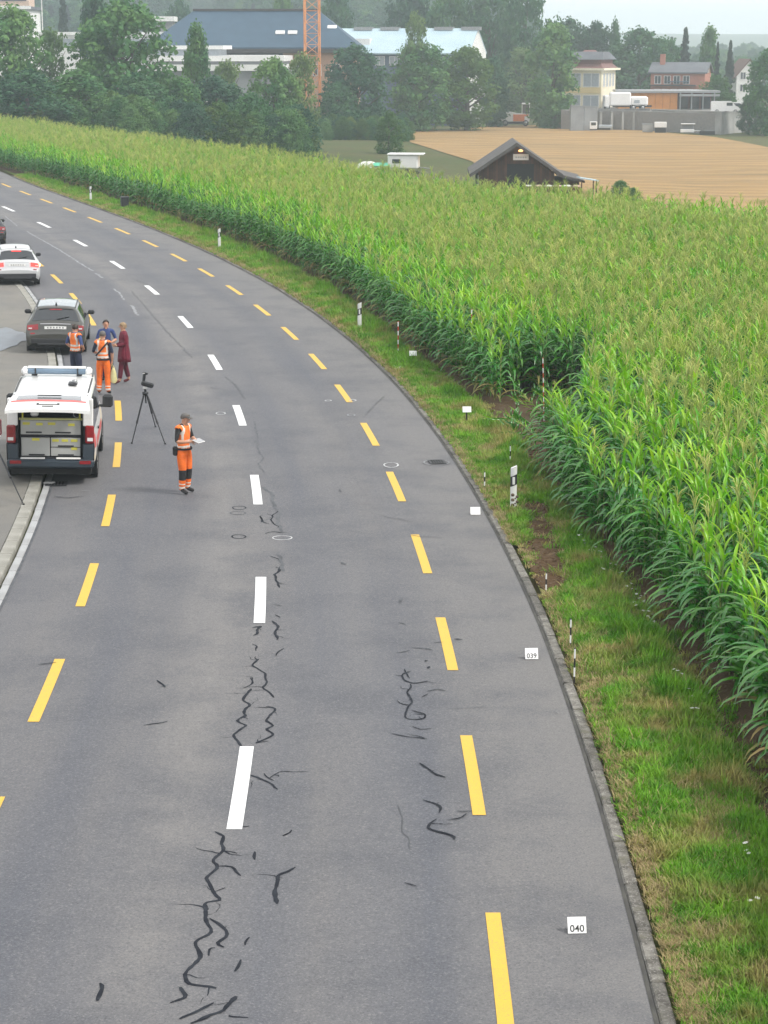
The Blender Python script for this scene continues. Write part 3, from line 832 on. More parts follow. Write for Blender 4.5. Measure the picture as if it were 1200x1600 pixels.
for Y in np.linspace(24, 80, 700):
    X = x_corn(Y) + rr.uniform(-.45, .6); s = rr.uniform(.2, .8); pts.append((X, Y, verge_z(X, Y))); rots.append((0, 0, rr.uniform(0, 6))); scls.append((s,) * 3); idx.append(rr.randrange(3))
scatter('loose_soil', pts, [clod(1), clod(2), clod(3)], rots, scls, idx, label='brown turned soil on the verge and along the corn', cat='soil')
# white wild flowers along the furrow
mb = MB(); mb.tube([(0, 0, 0), (.01, 0, .16), (.02, .01, .28)], .004, 3, 1, False)
for k in range(7):
    a = k * .9; mb.add([(.02, .01, .28), (.02 + .045 * math.cos(a), .01 + .045 * math.sin(a), .295), (.02 + .045 * math.cos(a + .6), .01 + .045 * math.sin(a + .6), .295)], [(0, 1, 2)], 0)
flo = mb.mesh('flower', [mat('white petals', (.75, .75, .7), .7), M_GRASS])
pts, rots, scls = [], [], []
for px, py in [(925, 870), (938, 880), (945, 905), (990, 935), (1003, 945), (1010, 955), (1000, 965), (1012, 972), (1006, 978), (985, 925), (968, 905), (955, 893), (1020, 985), (996, 950), (870, 778), (880, 790), (1080, 1100), (1060, 1070), (1085, 1130), (1172, 1352), (1178, 1432), (1030, 1000), (905, 850), (915, 862)]:
    for k in range(3):
        g = G(px + rr.uniform(-6, 6), py + rr.uniform(-5, 5)); pts.append((g.x, g.y, verge_z(g.x, g.y))); rots.append((rr.uniform(-.3, .3), rr.uniform(-.3, .3), rr.uniform(0, 6))); s = rr.uniform(.4, .75); scls.append((s, s, s))
scatter('wild_flowers', pts, [flo], rots, scls, [0] * len(pts), label='small white wild flowers along the furrow', cat='flowers')
# ================================================================== TREES
M_BARK = mat('bark', (0.10, 0.08, 0.06), .9, (0.06, 0.05, 0.04), 4, bump=.5)
M_LF = {
    'mid': m_leafy('mid green foliage', (0.045, 0.15, 0.05), (0.12, 0.24, 0.065), .3, .6, .2, .35, .2),
    'dark': m_leafy('dark green foliage', (0.020, 0.085, 0.042), (0.06, 0.15, 0.06), .25, .6, .2, .35, .2),
    'pale': m_leafy('pale green foliage', (0.10, 0.18, 0.06), (0.17, 0.25, 0.09), .35, .6, .15, .35, .2),
    'conif': m_leafy('conifer needles', (0.010, 0.028, 0.018), (0.022, 0.048, 0.028), .1, .7, .2, .5, .2),
    'bright': m_leafy('bright green foliage', (0.055, 0.135, 0.025), (0.10, 0.18, 0.035), .35, .6, .15, .35, .2),
}
def crown_mesh(seed, shape, m, ncl=150, per=44):
    """a crown of unit-free size: about 10 m high, 7 m wide, base at z=0; returns (crown, trunk) meshes"""
    rr = random.Random(seed); mb = MB(); tr = MB()
    C = []
    if shape in ('round', 'tall', 'airy', 'bush'):
        rx, z0, z1 = {'round': (3.5, .5, 10), 'tall': (2.3, .4, 10), 'airy': (3.0, .8, 10), 'bush': (3.6, 0.0, 10)}[shape]
        lob = [(rr.uniform(0, 6.28), rr.uniform(.15, .9), rr.uniform(.2, .5)) for _ in range(9)]
        while len(C) < ncl:
            t = rr.random(); a = rr.uniform(0, 6.28)
            prof = math.sqrt(max(0, 1 - abs((t - .40) / (.60 if t > .4 else .52)) ** 2.3)) if shape != 'bush' else math.sqrt(max(0, 1 - t ** 2.2))
            for la, lt, lk in lob:
                d = abs((a - la + math.pi) % (2 * math.pi) - math.pi)
                prof += lk * .55 * math.exp(-(d / .5) ** 2 - ((t - lt) / .13) ** 2) - .012
            r = rx * prof * (rr.random() ** .38)
            if shape == 'airy' and rr.random() < .3: continue
            C.append((Vector((r * math.cos(a), r * math.sin(a), z0 + (z1 - z0) * t)), rr.uniform(.55, 1.0) * (1.15 if shape == 'bush' else 1)))
        tr.tube([(0, 0, -.5), (.1, 0, 2), (0, .1, 5), (.05, 0, 8)], [.32, .26, .17, .05], 8)
        for k in range(9):
            a = rr.uniform(0, 6.28); h = rr.uniform(1.8, 6); L = rx * rr.uniform(.5, .85)
            tr.tube([(0, 0, h), (L * .5 * math.cos(a), L * .5 * math.sin(a), h + .9), (L * math.cos(a), L * math.sin(a), h + 2.2)], [.12, .08, .03], 5)
    else:
        tr.tube([(0, 0, -.5), (0, 0, 5), (0, 0, 9.9)], [.28, .16, .03], 7)
        h = .6
        while h < 9.9:
            Rr = 2.3 * (1 - h / 10.2) ** .85 + .12
            nb = max(4, int(9 * Rr / 2) + 3)
            for k in range(nb):
                a = rr.uniform(0, 6.28); L = Rr * rr.uniform(.65, 1.1)
                for j in range(1, 5):
                    q = j / 4; C.append((Vector((L * q * math.cos(a), L * q * math.sin(a), h - .35 * L * q + .1 * L * q * q)), .22 + .2 * (1 - q)))
            h += .42 - .012 * h
        per = 12
    for c, r in C:
        nl = per
        for k in range(nl):
            d = Vector((rr.gauss(0, 1), rr.gauss(0, 1), rr.gauss(0, .8))); d.normalize()
            p = c + d * r * (rr.random() ** .45)
            nrm = (d + Vector((rr.gauss(0, .6), rr.gauss(0, .6), rr.gauss(.35, .6)))).normalized()
            a = nrm.orthogonal().normalized(); b = nrm.cross(a)
            t = rr.uniform(0, 6.28); a, b = a * math.cos(t) + b * math.sin(t), b * math.cos(t) - a * math.sin(t)
            s = rr.uniform(.13, .25) * (1 if shape != 'conifer' else .8)
            e = s * rr.uniform(.5, .8)
            mb.add([p - a * s, p + b * e, p + a * s, p - b * e], [(0, 1, 2, 3)], 0)
    return mb.mesh('crown', m), tr.mesh('trunk', M_BARK)
TK = {}
for i, (nm, shp, mm, nc) in enumerate([('round_mid', 'round', 'mid', 190), ('round_mid2', 'round', 'mid', 190), ('round_dark', 'round', 'dark', 190), ('round_dark2', 'round', 'dark', 170), ('tall_mid', 'tall', 'mid', 150), ('tall_dark', 'tall', 'dark', 150),
                                     ('airy_pale', 'airy', 'pale', 120), ('bush_mid', 'bush', 'mid', 170), ('bush_dark', 'bush', 'dark', 170), ('bush_bright', 'bush', 'bright', 150), ('conifer', 'conifer', 'conif', 0), ('round_bright', 'round', 'bright', 190)]):
    TK[nm] = crown_mesh(40 + i, shp, M_LF[mm], nc)
WID = {'round': 7.6, 'tall': 5.2, 'airy': 6.4, 'bush': 7.4, 'conifer': 4.6}
rt = random.Random(3)
def tree(name, kind, px, top, wpx, D, label, group='trees beyond the corn field', cat='tree'):
    c = AT(px, top, D); z0 = tz(c.x, D)
    if D < 200 and kind.startswith('bush'): z0 = tz(c.x, D)
    h = max(1.0, c.z - z0); sz = h / 10.0; sx = (wpx / F * D) / WID[kind.split('_')[0]]
    p = empty(name, (c.x, D, z0 - .1), rt.uniform(0, 6.28), label, cat, group)
    p.scale = (sx, sx, sz)
    cr, tk = TK[kind]
    link('crown', cr, p); link('trunk', tk, p)
    return p
for a in [
    ('broadleaf_tree', 'round_mid', 16, 14, 140, 242, 'tall mixed green tree at the left edge behind the corn'),
    ('broadleaf_tree', 'airy_pale', 76, 46, 62, 250, 'thin airy pale tree in front of the white halls at the left'),
    ('broadleaf_tree', 'round_mid2', 190, 6, 175, 246, 'biggest broadleaf tree left of the blue roofed building'),
    ('broadleaf_tree', 'tall_dark', 148, -14, 62, 300, 'dark treetop rising behind the biggest tree at the left'),
    ('shrub', 'bush_dark', 40, 112, 140, 228, 'dark wide shrub at the far left field edge'),
    ('shrub', 'bush_mid', 122, 112, 140, 234, 'mid green shrub below the biggest tree, to its left'),
    ('shrub', 'bush_dark', 215, 118, 120, 238, 'dark shrub under the biggest tree, to its right'),
    ('broadleaf_tree', 'tall_mid', 306, 40, 48, 256, 'slim pointed tree before the white terraces'),
    ('shrub', 'bush_mid', 282, 122, 100, 242, 'rounded green shrub under the slim pointed tree'),
    ('shrub', 'bush_dark', 338, 122, 130, 246, 'dark shrub right of the slim pointed tree'),
    ('shrub', 'bush_mid', 394, 148, 92, 232, 'round green shrub left of the crane at the corn edge'),
    ('broadleaf_tree', 'airy_pale', 352, 95, 60, 262, 'thin light tree in front of the low white building'),
    ('broadleaf_tree', 'round_mid2', 428, 94, 92, 254, 'medium tree left of the crane mast'),
    ('broadleaf_tree', 'airy_pale', 470, 84, 62, 256, 'pale feathery tree directly below the crane mast'),
    ('broadleaf_tree', 'round_dark', 556, 74, 118, 322, 'dark dense tree right of the crane mast'),
    ('shrub', 'bush_dark', 530, 130, 80, 318, 'dark low shrub at the foot of the dense tree'),
    ('broadleaf_tree', 'round_mid', 655, 70, 118, 345, 'full green tree between the dark tree and the field corner'),
    ('broadleaf_tree', 'round_bright', 730, 78, 112, 350, 'full bright green tree at the stubble field corner'),
    ('small_tree', 'bush_bright', 608, 176, 50, 255, 'small pale green tree standing alone before the dark trees'),
    ('broadleaf_tree', 'tall_dark', 772, 92, 50, 368, 'narrow dark tree right of the white gable'),
    ('broadleaf_tree', 'airy_pale', 815, 76, 78, 402, 'grey green airy tree behind the excavator'),
    ('broadleaf_tree', 'tall_mid', 866, 40, 84, 364, 'tall column shaped tree left of the cream building'),
    ('shrub', 'bush_mid', 868, 155, 56, 362, 'low shrub at the foot of the column shaped tree'),
    ('broadleaf_tree', 'airy_pale', 648, 22, 50, 345, 'pale slender tree rising in front of the metal roof'),
    ('broadleaf_tree', 'round_dark2', 640, -22, 90, 430, 'dark tree behind the left part of the metal roof'),
    ('broadleaf_tree', 'round_mid', 705, -12, 90, 425, 'grey green tree behind the middle of the metal roof'),
    ('broadleaf_tree', 'round_dark', 765, -30, 100, 420, 'dark tall tree behind the white gable'),
    ('broadleaf_tree', 'round_dark2', 820, -24, 84, 410, 'dark tall tree where the treeline meets the open sky'),
    ('broadleaf_tree', 'round_dark', 892, 34, 92, 440, 'dark tree behind the left side of the cream building'),
    ('broadleaf_tree', 'round_dark2', 932, 38, 90, 436, 'dark tree directly behind the cream building roof'),
    ('broadleaf_tree', 'tall_dark', 962, 36, 26, 432, 'slim dark treetop right of the cream building roof'),
    ('broadleaf_tree', 'round_dark', 1000, 48, 120, 420, 'wide dark tree between cream building and brick house'),
    ('broadleaf_tree', 'round_mid', 1040, 62, 80, 432, 'mid green tree behind the left end of the brick house'),
    ('spruce', 'conifer', 1072, 44, 36, 425, 'widest dark spruce behind the brick house roof'),
    ('spruce', 'conifer', 1050, 58, 24, 620, 'distant bluish spruce left of the widest spruce'),
    ('broadleaf_tree', 'tall_mid', 1110, 44, 36, 428, 'light tall birch like tree between the spruces'),
    ('spruce', 'conifer', 1122, 66, 20, 418, 'slim middle spruce behind the brick house gable'),
    ('spruce', 'conifer', 1142, 64, 26, 408, 'slim dark spruce beside the small white house'),
    ('small_tree', 'round_bright', 1122, 120, 58, 368, 'rounded olive tree before the gable of the brick house'),
    ('broadleaf_tree', 'round_mid2', 1208, 78, 92, 332, 'large green tree at the right edge past the concrete wall'),
    ('broadleaf_tree', 'round_dark', 1172, 150, 40, 336, 'dark leafy tree hanging over the end of the concrete wall'),
    ('broadleaf_tree', 'round_dark2', 280, 4, 70, 450, 'dark trees above the left end of the blue roof'),
    ('broadleaf_tree', 'round_mid', 440, -14, 46, 440, 'round tree on the ridge line left of the crane'),
    ('broadleaf_tree', 'round_dark', 525, -10, 70, 440, 'dark tree behind the ridge right of the crane'),
    ('spruce', 'conifer', 96, -30, 34, 430, 'dark pointed tree behind the flagpole'),
    ('shrub', 'bush_mid', 970, 281, 40, 152, 'small round bush at the stubble edge right of the barn'),
    ('shrub', 'bush_mid', 990, 292, 26, 151, 'flat little bush beside the round bush near the barn'),
]: tree(*a)
# wooded slopes far behind: one mass
pts, rots, scls, idx = [], [], [], []
far_m = [TK[k][0] for k in ('round_dark', 'round_mid', 'round_dark2', 'conifer', 'tall_dark')]
for i in range(2300):
    Y = rt.uniform(470, 1250); u = rt.uniform(-.27, .27); X = u * Y
    px = 600 + u * F
    dens = 1.0
    if px > 835: dens = .34 if Y > 560 else .10
    if 285 < px < 385 and Y < 900: dens = .03
    if px < 835 and Y < 520: dens = .3
    if noise.noise((X * .012, Y * .012, 2)) < -.12 and Y < 850: dens *= .25
    if rt.random() > dens: continue
    s = rt.uniform(.9, 1.5) * (0.8 if px > 835 else 1)
    pts.append((X, Y, tz(X, Y) - .3)); rots.append((0, 0, rt.uniform(0, 6.28))); scls.append((s * 1.2, s * 1.2, s)); idx.append(rt.choice([0, 0, 1, 1, 2, 2, 3, 4]))
scatter('distant_wood', pts, far_m, rots, scls, idx, label='hazy wooded slopes behind the buildings', cat='wood')
# undergrowth between the field and the trees
pts, rots, scls, idx = [], [], [], []
for i in range(420):
    px = rt.uniform(-120, 640); D = rt.uniform(0, 1); c = AT(px, 200, (228 if px < 470 else 300) + 30 * D)
    s = rt.uniform(.2, .42) * (1.35 if px < 470 else .8); pts.append((c.x, c.y, tz(c.x, c.y) - .1)); rots.append((0, 0, rt.uniform(0, 6))); scls.append((s * 1.3, s * 1.3, s)); idx.append(rt.randrange(3))
scatter('undergrowth', pts, [TK['bush_mid'][0], TK['bush_dark'][0], TK['bush_bright'][0]], rots, scls, idx, label='tangled undergrowth at the feet of the trees', cat='undergrowth')

# --- stubble field
def m_stubble():
    m = bpy.data.materials.new('stubble'); n, l, b = nt(m); p = pos_nodes(n)
    uv = n.new('ShaderNodeUVMap')
    w = n.new('ShaderNodeTexWave'); w.wave_type = 'BANDS'; w.bands_direction = 'Y'; w.inputs['Scale'].default_value = 0.045; w.inputs['Distortion'].default_value = 16.0; w.inputs['Detail'].default_value = 3; w.inputs['Detail Scale'].default_value = .6
    l.new(p, w.inputs['Vector'])
    c = mixc(n, l, rng(n, l, noise_n(n, l, p, .04, 5), .35, .65), (0.31, 0.195, 0.088), (0.24, 0.16, 0.078))
    c = mixc(n, l, rng(n, l, w.outputs[0], .3, .8, 0, .4), c, (0.40, 0.28, 0.13))
    mp = n.new('ShaderNodeMapping'); mp.inputs['Scale'].default_value = (.02, .22, 1); mp.inputs['Rotation'].default_value = (0, 0, R(-14)); l.new(p, mp.inputs[0])
    c = mixc(n, l, rng(n, l, noise_n(n, l, mp.outputs[0], 2.2, 5, .7), .50, .64, 0, .75), c, (0.16, 0.12, 0.06))
    l.new(c, b.inputs['Base Color']); b.inputs['Roughness'].default_value = .95; b.inputs['Specular IOR Level'].default_value = .1
    return m
def on_land(px, py):
    """where the ray of a pixel meets the land"""
    y = 110.0
    while y < 480:
        q = AT(px, py, y)
        if q.z < tz(q.x, y): break
        y += .5
    return q.x, y
edge_px = [(622, 210), (640, 206), (700, 203), (780, 196), (842, 196), (900, 189), (930, 191), (1000, 203), (1060, 209), (1110, 213), (1160, 222), (1230, 236)]
edge = [on_land(*e) for e in edge_px]
low = [on_land(640, 222), on_land(690, 238), on_land(738, 252)]
mb = MB(); rows = []
ex = np.array([e[0] for e in edge]); ey = np.array([e[1] for e in edge])
for i in range(64):
    t = i / 63; X = float(np.interp(t, np.linspace(0, 1, len(ex)), ex)); Yt = float(np.interp(t, np.linspace(0, 1, len(ey)), ey))
    # near edge runs from the left corner down behind the barn, then under the corn's brow
    px = 600 + X / Yt * F
    r = []
    for j in range(30):
        s = j / 29; pxs = px + s * (0 if t > .25 else (t / .25) * 0)
        Yn = 118.0
        py_n = np.interp(px, [622, 640, 690, 738, 800], [211, 222, 238, 253, 300])
        xn, yn = on_land(px, py_n) if px < 800 else (px_ := (px - 600) / F * 118, 118)
        Y = Yt + (yn - Yt) * s; Xq = (px - 600) / F * Y
        r.append((Xq, Y, tz(Xq, Y) + 0.02))
    rows.append(r)
mb.grid(rows)
stub = tag(mb.build('stubble_field', m_stubble()), 'harvested tan stubble field behind the barn', kind='structure')
# ================================================================== BUILDINGS AND BACKGROUND THINGS
M_SLATE = mat('blue grey slate', (0.034, 0.075, 0.12), .65, (0.026, 0.06, 0.10), .5)
M_SLATE2 = mat('grey roof tiles', (0.11, 0.12, 0.135), .7, (0.08, 0.085, 0.10), .5)
M_DARKTRIM = mat('dark eave trim', (0.05, 0.045, 0.045), .7)
M_SALMON = mat('salmon render', (0.50, 0.32, 0.22), .9, (0.44, 0.28, 0.19), .3)
M_WHITEW = mat('white render', (0.74, 0.74, 0.73), .85, (0.62, 0.62, 0.61), .3)
M_METALR = mat('pale metal roof', (0.40, 0.52, 0.58), .45, (0.34, 0.46, 0.53), .3)
M_CREAM = mat('cream render', (0.76, 0.62, 0.34), .9, (0.66, 0.53, 0.27), .3)
M_CREAMW = mat('pale cream render', (0.80, 0.75, 0.60), .9, (0.70, 0.64, 0.47), .3)
M_ORANGE = mat('orange boards', (0.68, 0.28, 0.06), .8, (0.60, 0.24, 0.05), .8)
M_BRICK = mat('red brick', (0.40, 0.17, 0.12), .9, (0.34, 0.14, 0.10), .8)
M_REDWOOD = mat('dark red boards', (0.16, 0.055, 0.045), .8, (0.12, 0.04, 0.035), .8)
M_CONC = mat('stained concrete', (0.36, 0.36, 0.35), .9, (0.22, 0.22, 0.215), .35, bump=.3, detail=8)
M_CONC2 = mat('grey low wall', (0.24, 0.25, 0.26), .9, (0.17, 0.175, 0.18), .4)
M_PANE = glass('window pane', (0.03, 0.04, 0.05), .1)
M_SHUT = mat('grey blind', (0.36, 0.40, 0.44), .6)
M_FRAME = mat('white frame', (0.75, 0.75, 0.74), .6)
M_WOOD = mat('dark barn boards', (0.075, 0.034, 0.020), .85, (0.042, 0.020, 0.013), 1.6)
M_WOOD2 = mat('barn board, redder', (0.105, 0.045, 0.026), .85, (0.06, 0.028, 0.018), 1.6)
M_BLACK = mat('black doorway shade', (0.012, 0.012, 0.014), .8)
M_RUB = mat('black rubber', (0.018, 0.018, 0.019), .8)
M_STEEL = mat('grey steel', (0.35, 0.36, 0.37), .4, metal=.6)
M_CRANE = mat('orange crane paint', (0.70, 0.28, 0.10), .55, (0.6, 0.24, 0.09), 1)
M_WPAINT = mat('white vehicle paint', (0.78, 0.78, 0.78), .3, (0.72, 0.72, 0.72), .6, coat=.4)
M_OPAINT = mat('orange machine paint', (0.75, 0.20, 0.05), .4, (0.65, 0.18, 0.05), .6)

class Frame:
    """walls drawn in a local frame: x along the front, y into the building, z up"""
    def __init__(s, name, label, cat, loc, rz=0, group=None):
        s.o = empty(name, loc, rz, label, cat, group)
    def part(s, name, mb, m, parent=None): return mb.build(name, m, parent or s.o)
    def box(s, name, x0, x1, y0, y1, z0, z1, m, parent=None):
        return MB().box(((x0 + x1) / 2, (y0 + y1) / 2, (z0 + z1) / 2), (x1 - x0, y1 - y0, z1 - z0)).build(name, m, parent or s.o)
    def window(s, x0, x1, z0, z1, face, m=None, t=.08, axis='y', fr=.09, sill=True):
        """a framed window proud of the wall plane at face (front: axis y, side: axis x)"""
        sgn = -1
        def B(a0, a1, b0, b1, d0, d1):
            if axis == 'y': return ((a0 + a1) / 2, face + sgn * (d0 + d1) / 2, (b0 + b1) / 2), (a1 - a0, abs(d1 - d0), b1 - b0)
            return (face - sgn * (d0 + d1) / 2, (a0 + a1) / 2, (b0 + b1) / 2), (abs(d1 - d0), a1 - a0, b1 - b0)
        w = MB()
        for q in ((x0 - fr, x1 + fr, z1, z1 + fr), (x0 - fr, x1 + fr, z0 - fr, z0), (x0 - fr, x0, z0, z1), (x1, x1 + fr, z0, z1)): w.box(*B(*q, 0, t))
        xm = (x0 + x1) / 2
        if x1 - x0 > .8: w.box(*B(xm - .04, xm + .04, z0, z1, 0, t * .8))
        wo = w.build('window', M_FRAME, s.o)
        MB().box(*B(x0, x1, z0, z1, .01, .03)).build('pane', m or M_PANE, wo)
        return wo
def hip(L, Wd, z0, z1, inset, over=.5):
    mb = MB(); a, b = -over, L + over; c, d = -over, Wd + over; ym = Wd / 2
    V = [(a, c, z0), (b, c, z0), (b, d, z0), (a, d, z0), (inset, ym, z1), (L - inset, ym, z1), (a, c, z0 - .25), (b, c, z0 - .25), (b, d, z0 - .25), (a, d, z0 - .25)]
    mb.add(V, [(0, 1, 5, 4), (1, 2, 5), (2, 3, 4, 5), (3, 0, 4), (6, 7, 1, 0), (7, 8, 2, 1), (8, 9, 3, 2), (9, 6, 0, 3), (9, 8, 7, 6)]); return mb
def gable(L, Wd, z0, z1, over=.4, th=.25):
    """ridge along x"""
    mb = MB(); ym = Wd / 2; k = (z1 - z0) / ym
    P = [(-over, z0 - over * k), (ym, z1), (Wd + over, z0 - over * k), (Wd + over, z0 - over * k - th), (ym, z1 - th), (-over, z0 - over * k - th)]
    V = [(-over, y, z) for y, z in P] + [(L + over, y, z) for y, z in P]
    Fs = [(0, 1, 7, 6), (1, 2, 8, 7), (2, 3, 9, 8), (3, 4, 10, 9), (4, 5, 11, 10), (5, 0, 6, 11), (0, 5, 4, 1), (1, 4, 3, 2), (6, 7, 10, 11), (7, 8, 9, 10)]
    mb.add(V, Fs); return mb
def land(px, D): 
    X = AT(px, 100, D).x; return X, tz(X, D)

# --- big hall with the blue slate hip roof
D = 338
A, Bp = AT(232, 62, D), AT(556, 80, D)
L = Bp.x - A.x; z0 = -4
f = Frame('slate_roofed_hall', 'large hall with blue slate hip roof and salmon walls behind the crane', 'building', (A.x, D, 0), R(-2))
ez, rzz = 8.9, AT(300, 16, D + 8).z
f.box('wall', 0, L, 0, 16, z0, ez, M_SALMON)
f.part('roof', hip(L, 16, ez, rzz, 6.5, .9), M_SLATE)
f.box('fascia', -.95, L + .95, -.97, -.86, ez - .85, ez - .27, M_DARKTRIM)
f.box('ridge_cap', 6.3, L - 6.3, 7.6, 8.4, rzz - .12, rzz + .22, M_DARKTRIM)
for x in (21.0, 23.0, 29.3):
    sky_ = MB().box((x, 2.4 if x < 28 else 4.0, ez + 2.35 if x < 28 else ez + 3.2), (1.5, .8, .16), rx=R(38)); f.part('skylight', sky_, M_WHITEW)
f.box('band', 11.5, 21.6, -.25, -.03, 5.9, 8.0, M_SLATE2)
for k in range(7): f.window(12 + k * 1.3, 13.05 + k * 1.3, 6.2, 7.7, -.25, M_SHUT)
for k in range(3): f.window(23.5 + 3 * k, 24.7 + 3 * k, 4.5, 6.2, 0)
# --- white terraced annex
D = 316
A = AT(238, 60, D); Bq = AT(446, 96, D)
L = Bq.x - A.x
f = Frame('white_terraced_annex', 'low white annex with stepped flat roofs below the slate hall', 'building', (A.x, D, 0), R(-3))
zt = AT(340, 84, D).z
f.box('wall', 0, L, 0, 15, -4, zt - 2.2, M_CONC2)
for k, (dx, z1, h, dy) in enumerate([(0, zt - 1.6, .9, 0), (0.2, zt - .3, .8, 1.0)]): f.box('parapet', dx, L - dx, dy - .4, 15.4 - dy, z1 - h, z1, M_WHITEW)
f.box('upper_wall', 0.6, L - .6, 1.0, 14, zt - 2.2, zt - 1.1, M_CONC2)
f.box('roof_slab', -.6, L * .52, 2.5, 13, zt + .65, zt + 1.2, M_WHITEW)
f.box('penthouse', 0.2, L * .48, 3, 12.5, zt - .3, zt + .65, M_SHUT)
for k in range(9): f.window(1.2 + k * 2.05, 2.8 + k * 2.05, -.6, .9, 0, M_SHUT)
# --- long building with the pale metal roof
D = 372
A, Bp = AT(520, 90, D), AT(735, 96, D)
L = Bp.x - A.x
f = Frame('metal_roofed_hall', 'long hall with pale metal roof and white gable end', 'building', (A.x, D + 6, 0), R(-14))
ez, rzz = AT(640, 80, D).z, AT(640, 44, D + 7).z
f.box('wall', 0, L, 0, 15, -5, ez - .3, mat('dark blue cladding', (0.10, 0.14, 0.2), .6))  # plain dark blue wall colour
f.part('roof', gable(L, 15, ez, rzz, .6), M_METALR)
mb = MB(); mb.add([(L + .05, 0, -5), (L + .05, 15, -5), (L + .05, 15, ez), (L + .05, 7.5, rzz - .2), (L + .05, 0, ez), (L + .55, 0, -5), (L + .55, 15, -5), (L + .55, 15, ez), (L + .55, 7.5, rzz - .2), (L + .55, 0, ez)],
                  [(0, 1, 2, 3, 4), (9, 8, 7, 6, 5), (0, 5, 6, 1), (1, 6, 7, 2), (2, 7, 8, 3), (3, 8, 9, 4), (4, 9, 5, 0)]); f.part('gable_wall', mb, M_WHITEW)
for k in range(5): f.box('roof_vent', 2 + k * 5, 5.4 + k * 5, 6.6, 8.4, rzz - .35, rzz + .25, M_STEEL)
f.box('dormer', 3.0, 6.2, 2.0, 5.2, ez - .1, ez + 2.2, M_WHITEW)
f.box('stair_tower', -1.6, .9, -5.5, -2.2, -5, AT(540, 66, D).z, mat('beige render', (.62, .48, .33), .9))
for k in range(8): f.window(2 + k * 2.8, 3.8 + k * 2.8, ez - 2.4, ez - 1.0, 0, M_SHUT)
# --- cream three storey building
D = 372
A, Bp = AT(880, 160, D), AT(936, 160, D)
f = Frame('cream_building', 'cream three storey building with dark stepped roof', 'building', (A.x, D + 1.5, 0), R(-24))
W1, W2 = 7.2, 8.0
f.box('wall', 0, W1, 0, W2, -6, 4.9, M_CREAMW)
for i, z in enumerate((-2.6, .9)): 
    f.box('panel_band', .15, W1 - .1, -.10, -.02, z, z + 1.0, M_CREAM)
zf = [(-5.6, -3.7), (-1.5, .5), (2.1, 4.3)]
for z0, z1 in zf:
    for x in (.5, 3.9): f.window(x, x + 2.8, z0, z1, 0, M_SHUT)
for z0, z1 in zf[1:]:
    for k in range(4): f.window(.9 + 1.75 * k, 1.75 + 1.75 * k, z0, z1, W1, M_SHUT, axis='x')
f.box('cornice', -.7, W1 + .7, -.7, W2 + .7, 4.9, 5.25, M_CREAMW)
f.part('lower_roof', hip(W1, W2, 5.3, 8.4, 2.6, .3), mat('red brown roof edge', (.20, .10, .09), .7))
f.box('attic_wall', .6, W1 - .4, .6, W2 - .6, 5.5, 6.75, M_REDWOOD)
rf = f.part('roof', MB().add([(0, 0, 6.75), (W1 + .2, 0, 6.75), (W1 + .2, W2, 6.75), (0, W2, 6.75), (1.2, 2.2, 8.1), (W1 - .6, 2.2, 8.1), (W1 - .6, W2 - 2.2, 8.1), (1.2, W2 - 2.2, 8.1)],
                        [(0, 1, 5, 4), (1, 2, 6, 5), (2, 3, 7, 6), (3, 0, 4, 7), (4, 5, 6, 7), (3, 2, 1, 0)]), M_SLATE2)
# --- orange low building with canopy
D = 362
A, Bp = AT(966, 160, D), AT(1058, 160, D)
L = Bp.x - A.x; zt = AT(1000, 143, D).z
f = Frame('orange_shed', 'long low orange building with flat roof and open bay', 'building', (A.x, D, 0), R(-3))
gz = tz(A.x, D)
f.box('wall', 0, L, 0, 9, gz, zt - .2, mat('orange inner wall', (.42, .19, .06), .85))
npan = 8
for k in range(npan): f.box('panel', L * k / npan + .03, L * (k + 1) / npan - .03, -.12, -.02, gz + .5, zt - .3, M_ORANGE)
f.box('roof', -.5, L + 7.2, -1.0, 9.5, zt - .18, zt + .18, M_STEEL)
f.box('canopy_edge', L + .2, L + 7.0, -2.2, -1.02, zt - .75, zt - .4, M_STEEL)
f.box('bay_wall', L, L + 6.2, 4, 8.9, gz, zt - .2, M_REDWOOD)
for k in range(4): f.box('post', L + .3 + 1.95 * k, L + .5 + 1.95 * k, -.9, -.7, gz, zt - .18, M_STEEL)
for k in range(3): f.box('window_bay', L + .6 + 1.95 * k, L + 2.1 + 1.95 * k, 3.85, 3.97, gz + .8, zt - 1.0, M_PANE)
# --- brick house
D = 398
A, Bp = AT(1016, 150, D), AT(1100, 150, D)
L = Bp.x - A.x
f = Frame('brick_house', 'red brick house with grey gable roof behind the orange shed', 'house', (A.x, D, 0), R(-16))
ez, rzz = AT(1050, 112, D).z, AT(1050, 97, D + 4).z
f.box('wall', 0, L, 0, 9, -6, ez, M_BRICK)
mb = MB(); mb.add([(L + .02, 0, ez), (L + .02, 9, ez), (L + .02, 4.5, rzz - .3), (L - .3, 0, ez), (L - .3, 9, ez), (L - .3, 4.5, rzz - .3)], [(0, 1, 2), (5, 4, 3), (0, 3, 4, 1), (1, 4, 5, 2), (2, 5, 3, 0)]); f.part('gable_wall', mb, mat('pink brick', (.50, .27, .19), .9))
f.part('roof', gable(L, 9, ez + .1, rzz, .5), M_SLATE2).name = 'roof'
f.box('solar_panel', 3.2, 7.2, -1.6, -.4, ez - 1.9, ez - 1.75, M_SLATE)
f.box('balcony', -.2, L * .85, -1.4, -.05, ez - 2.6, ez - 2.4, M_DARKTRIM)
f.box('chimney', 1.2, 2.1, 3.2, 4.0, rzz - .8, rzz + 1.5, M_BRICK)
for k in range(5): f.window(.8 + 1.55 * k, 1.8 + 1.55 * k, ez - 4.6, ez - 3.3, 0)
for k in range(4): f.window(.8 + 1.8 * k, 1.9 + 1.8 * k, ez - 2.2, ez - .8, 0)
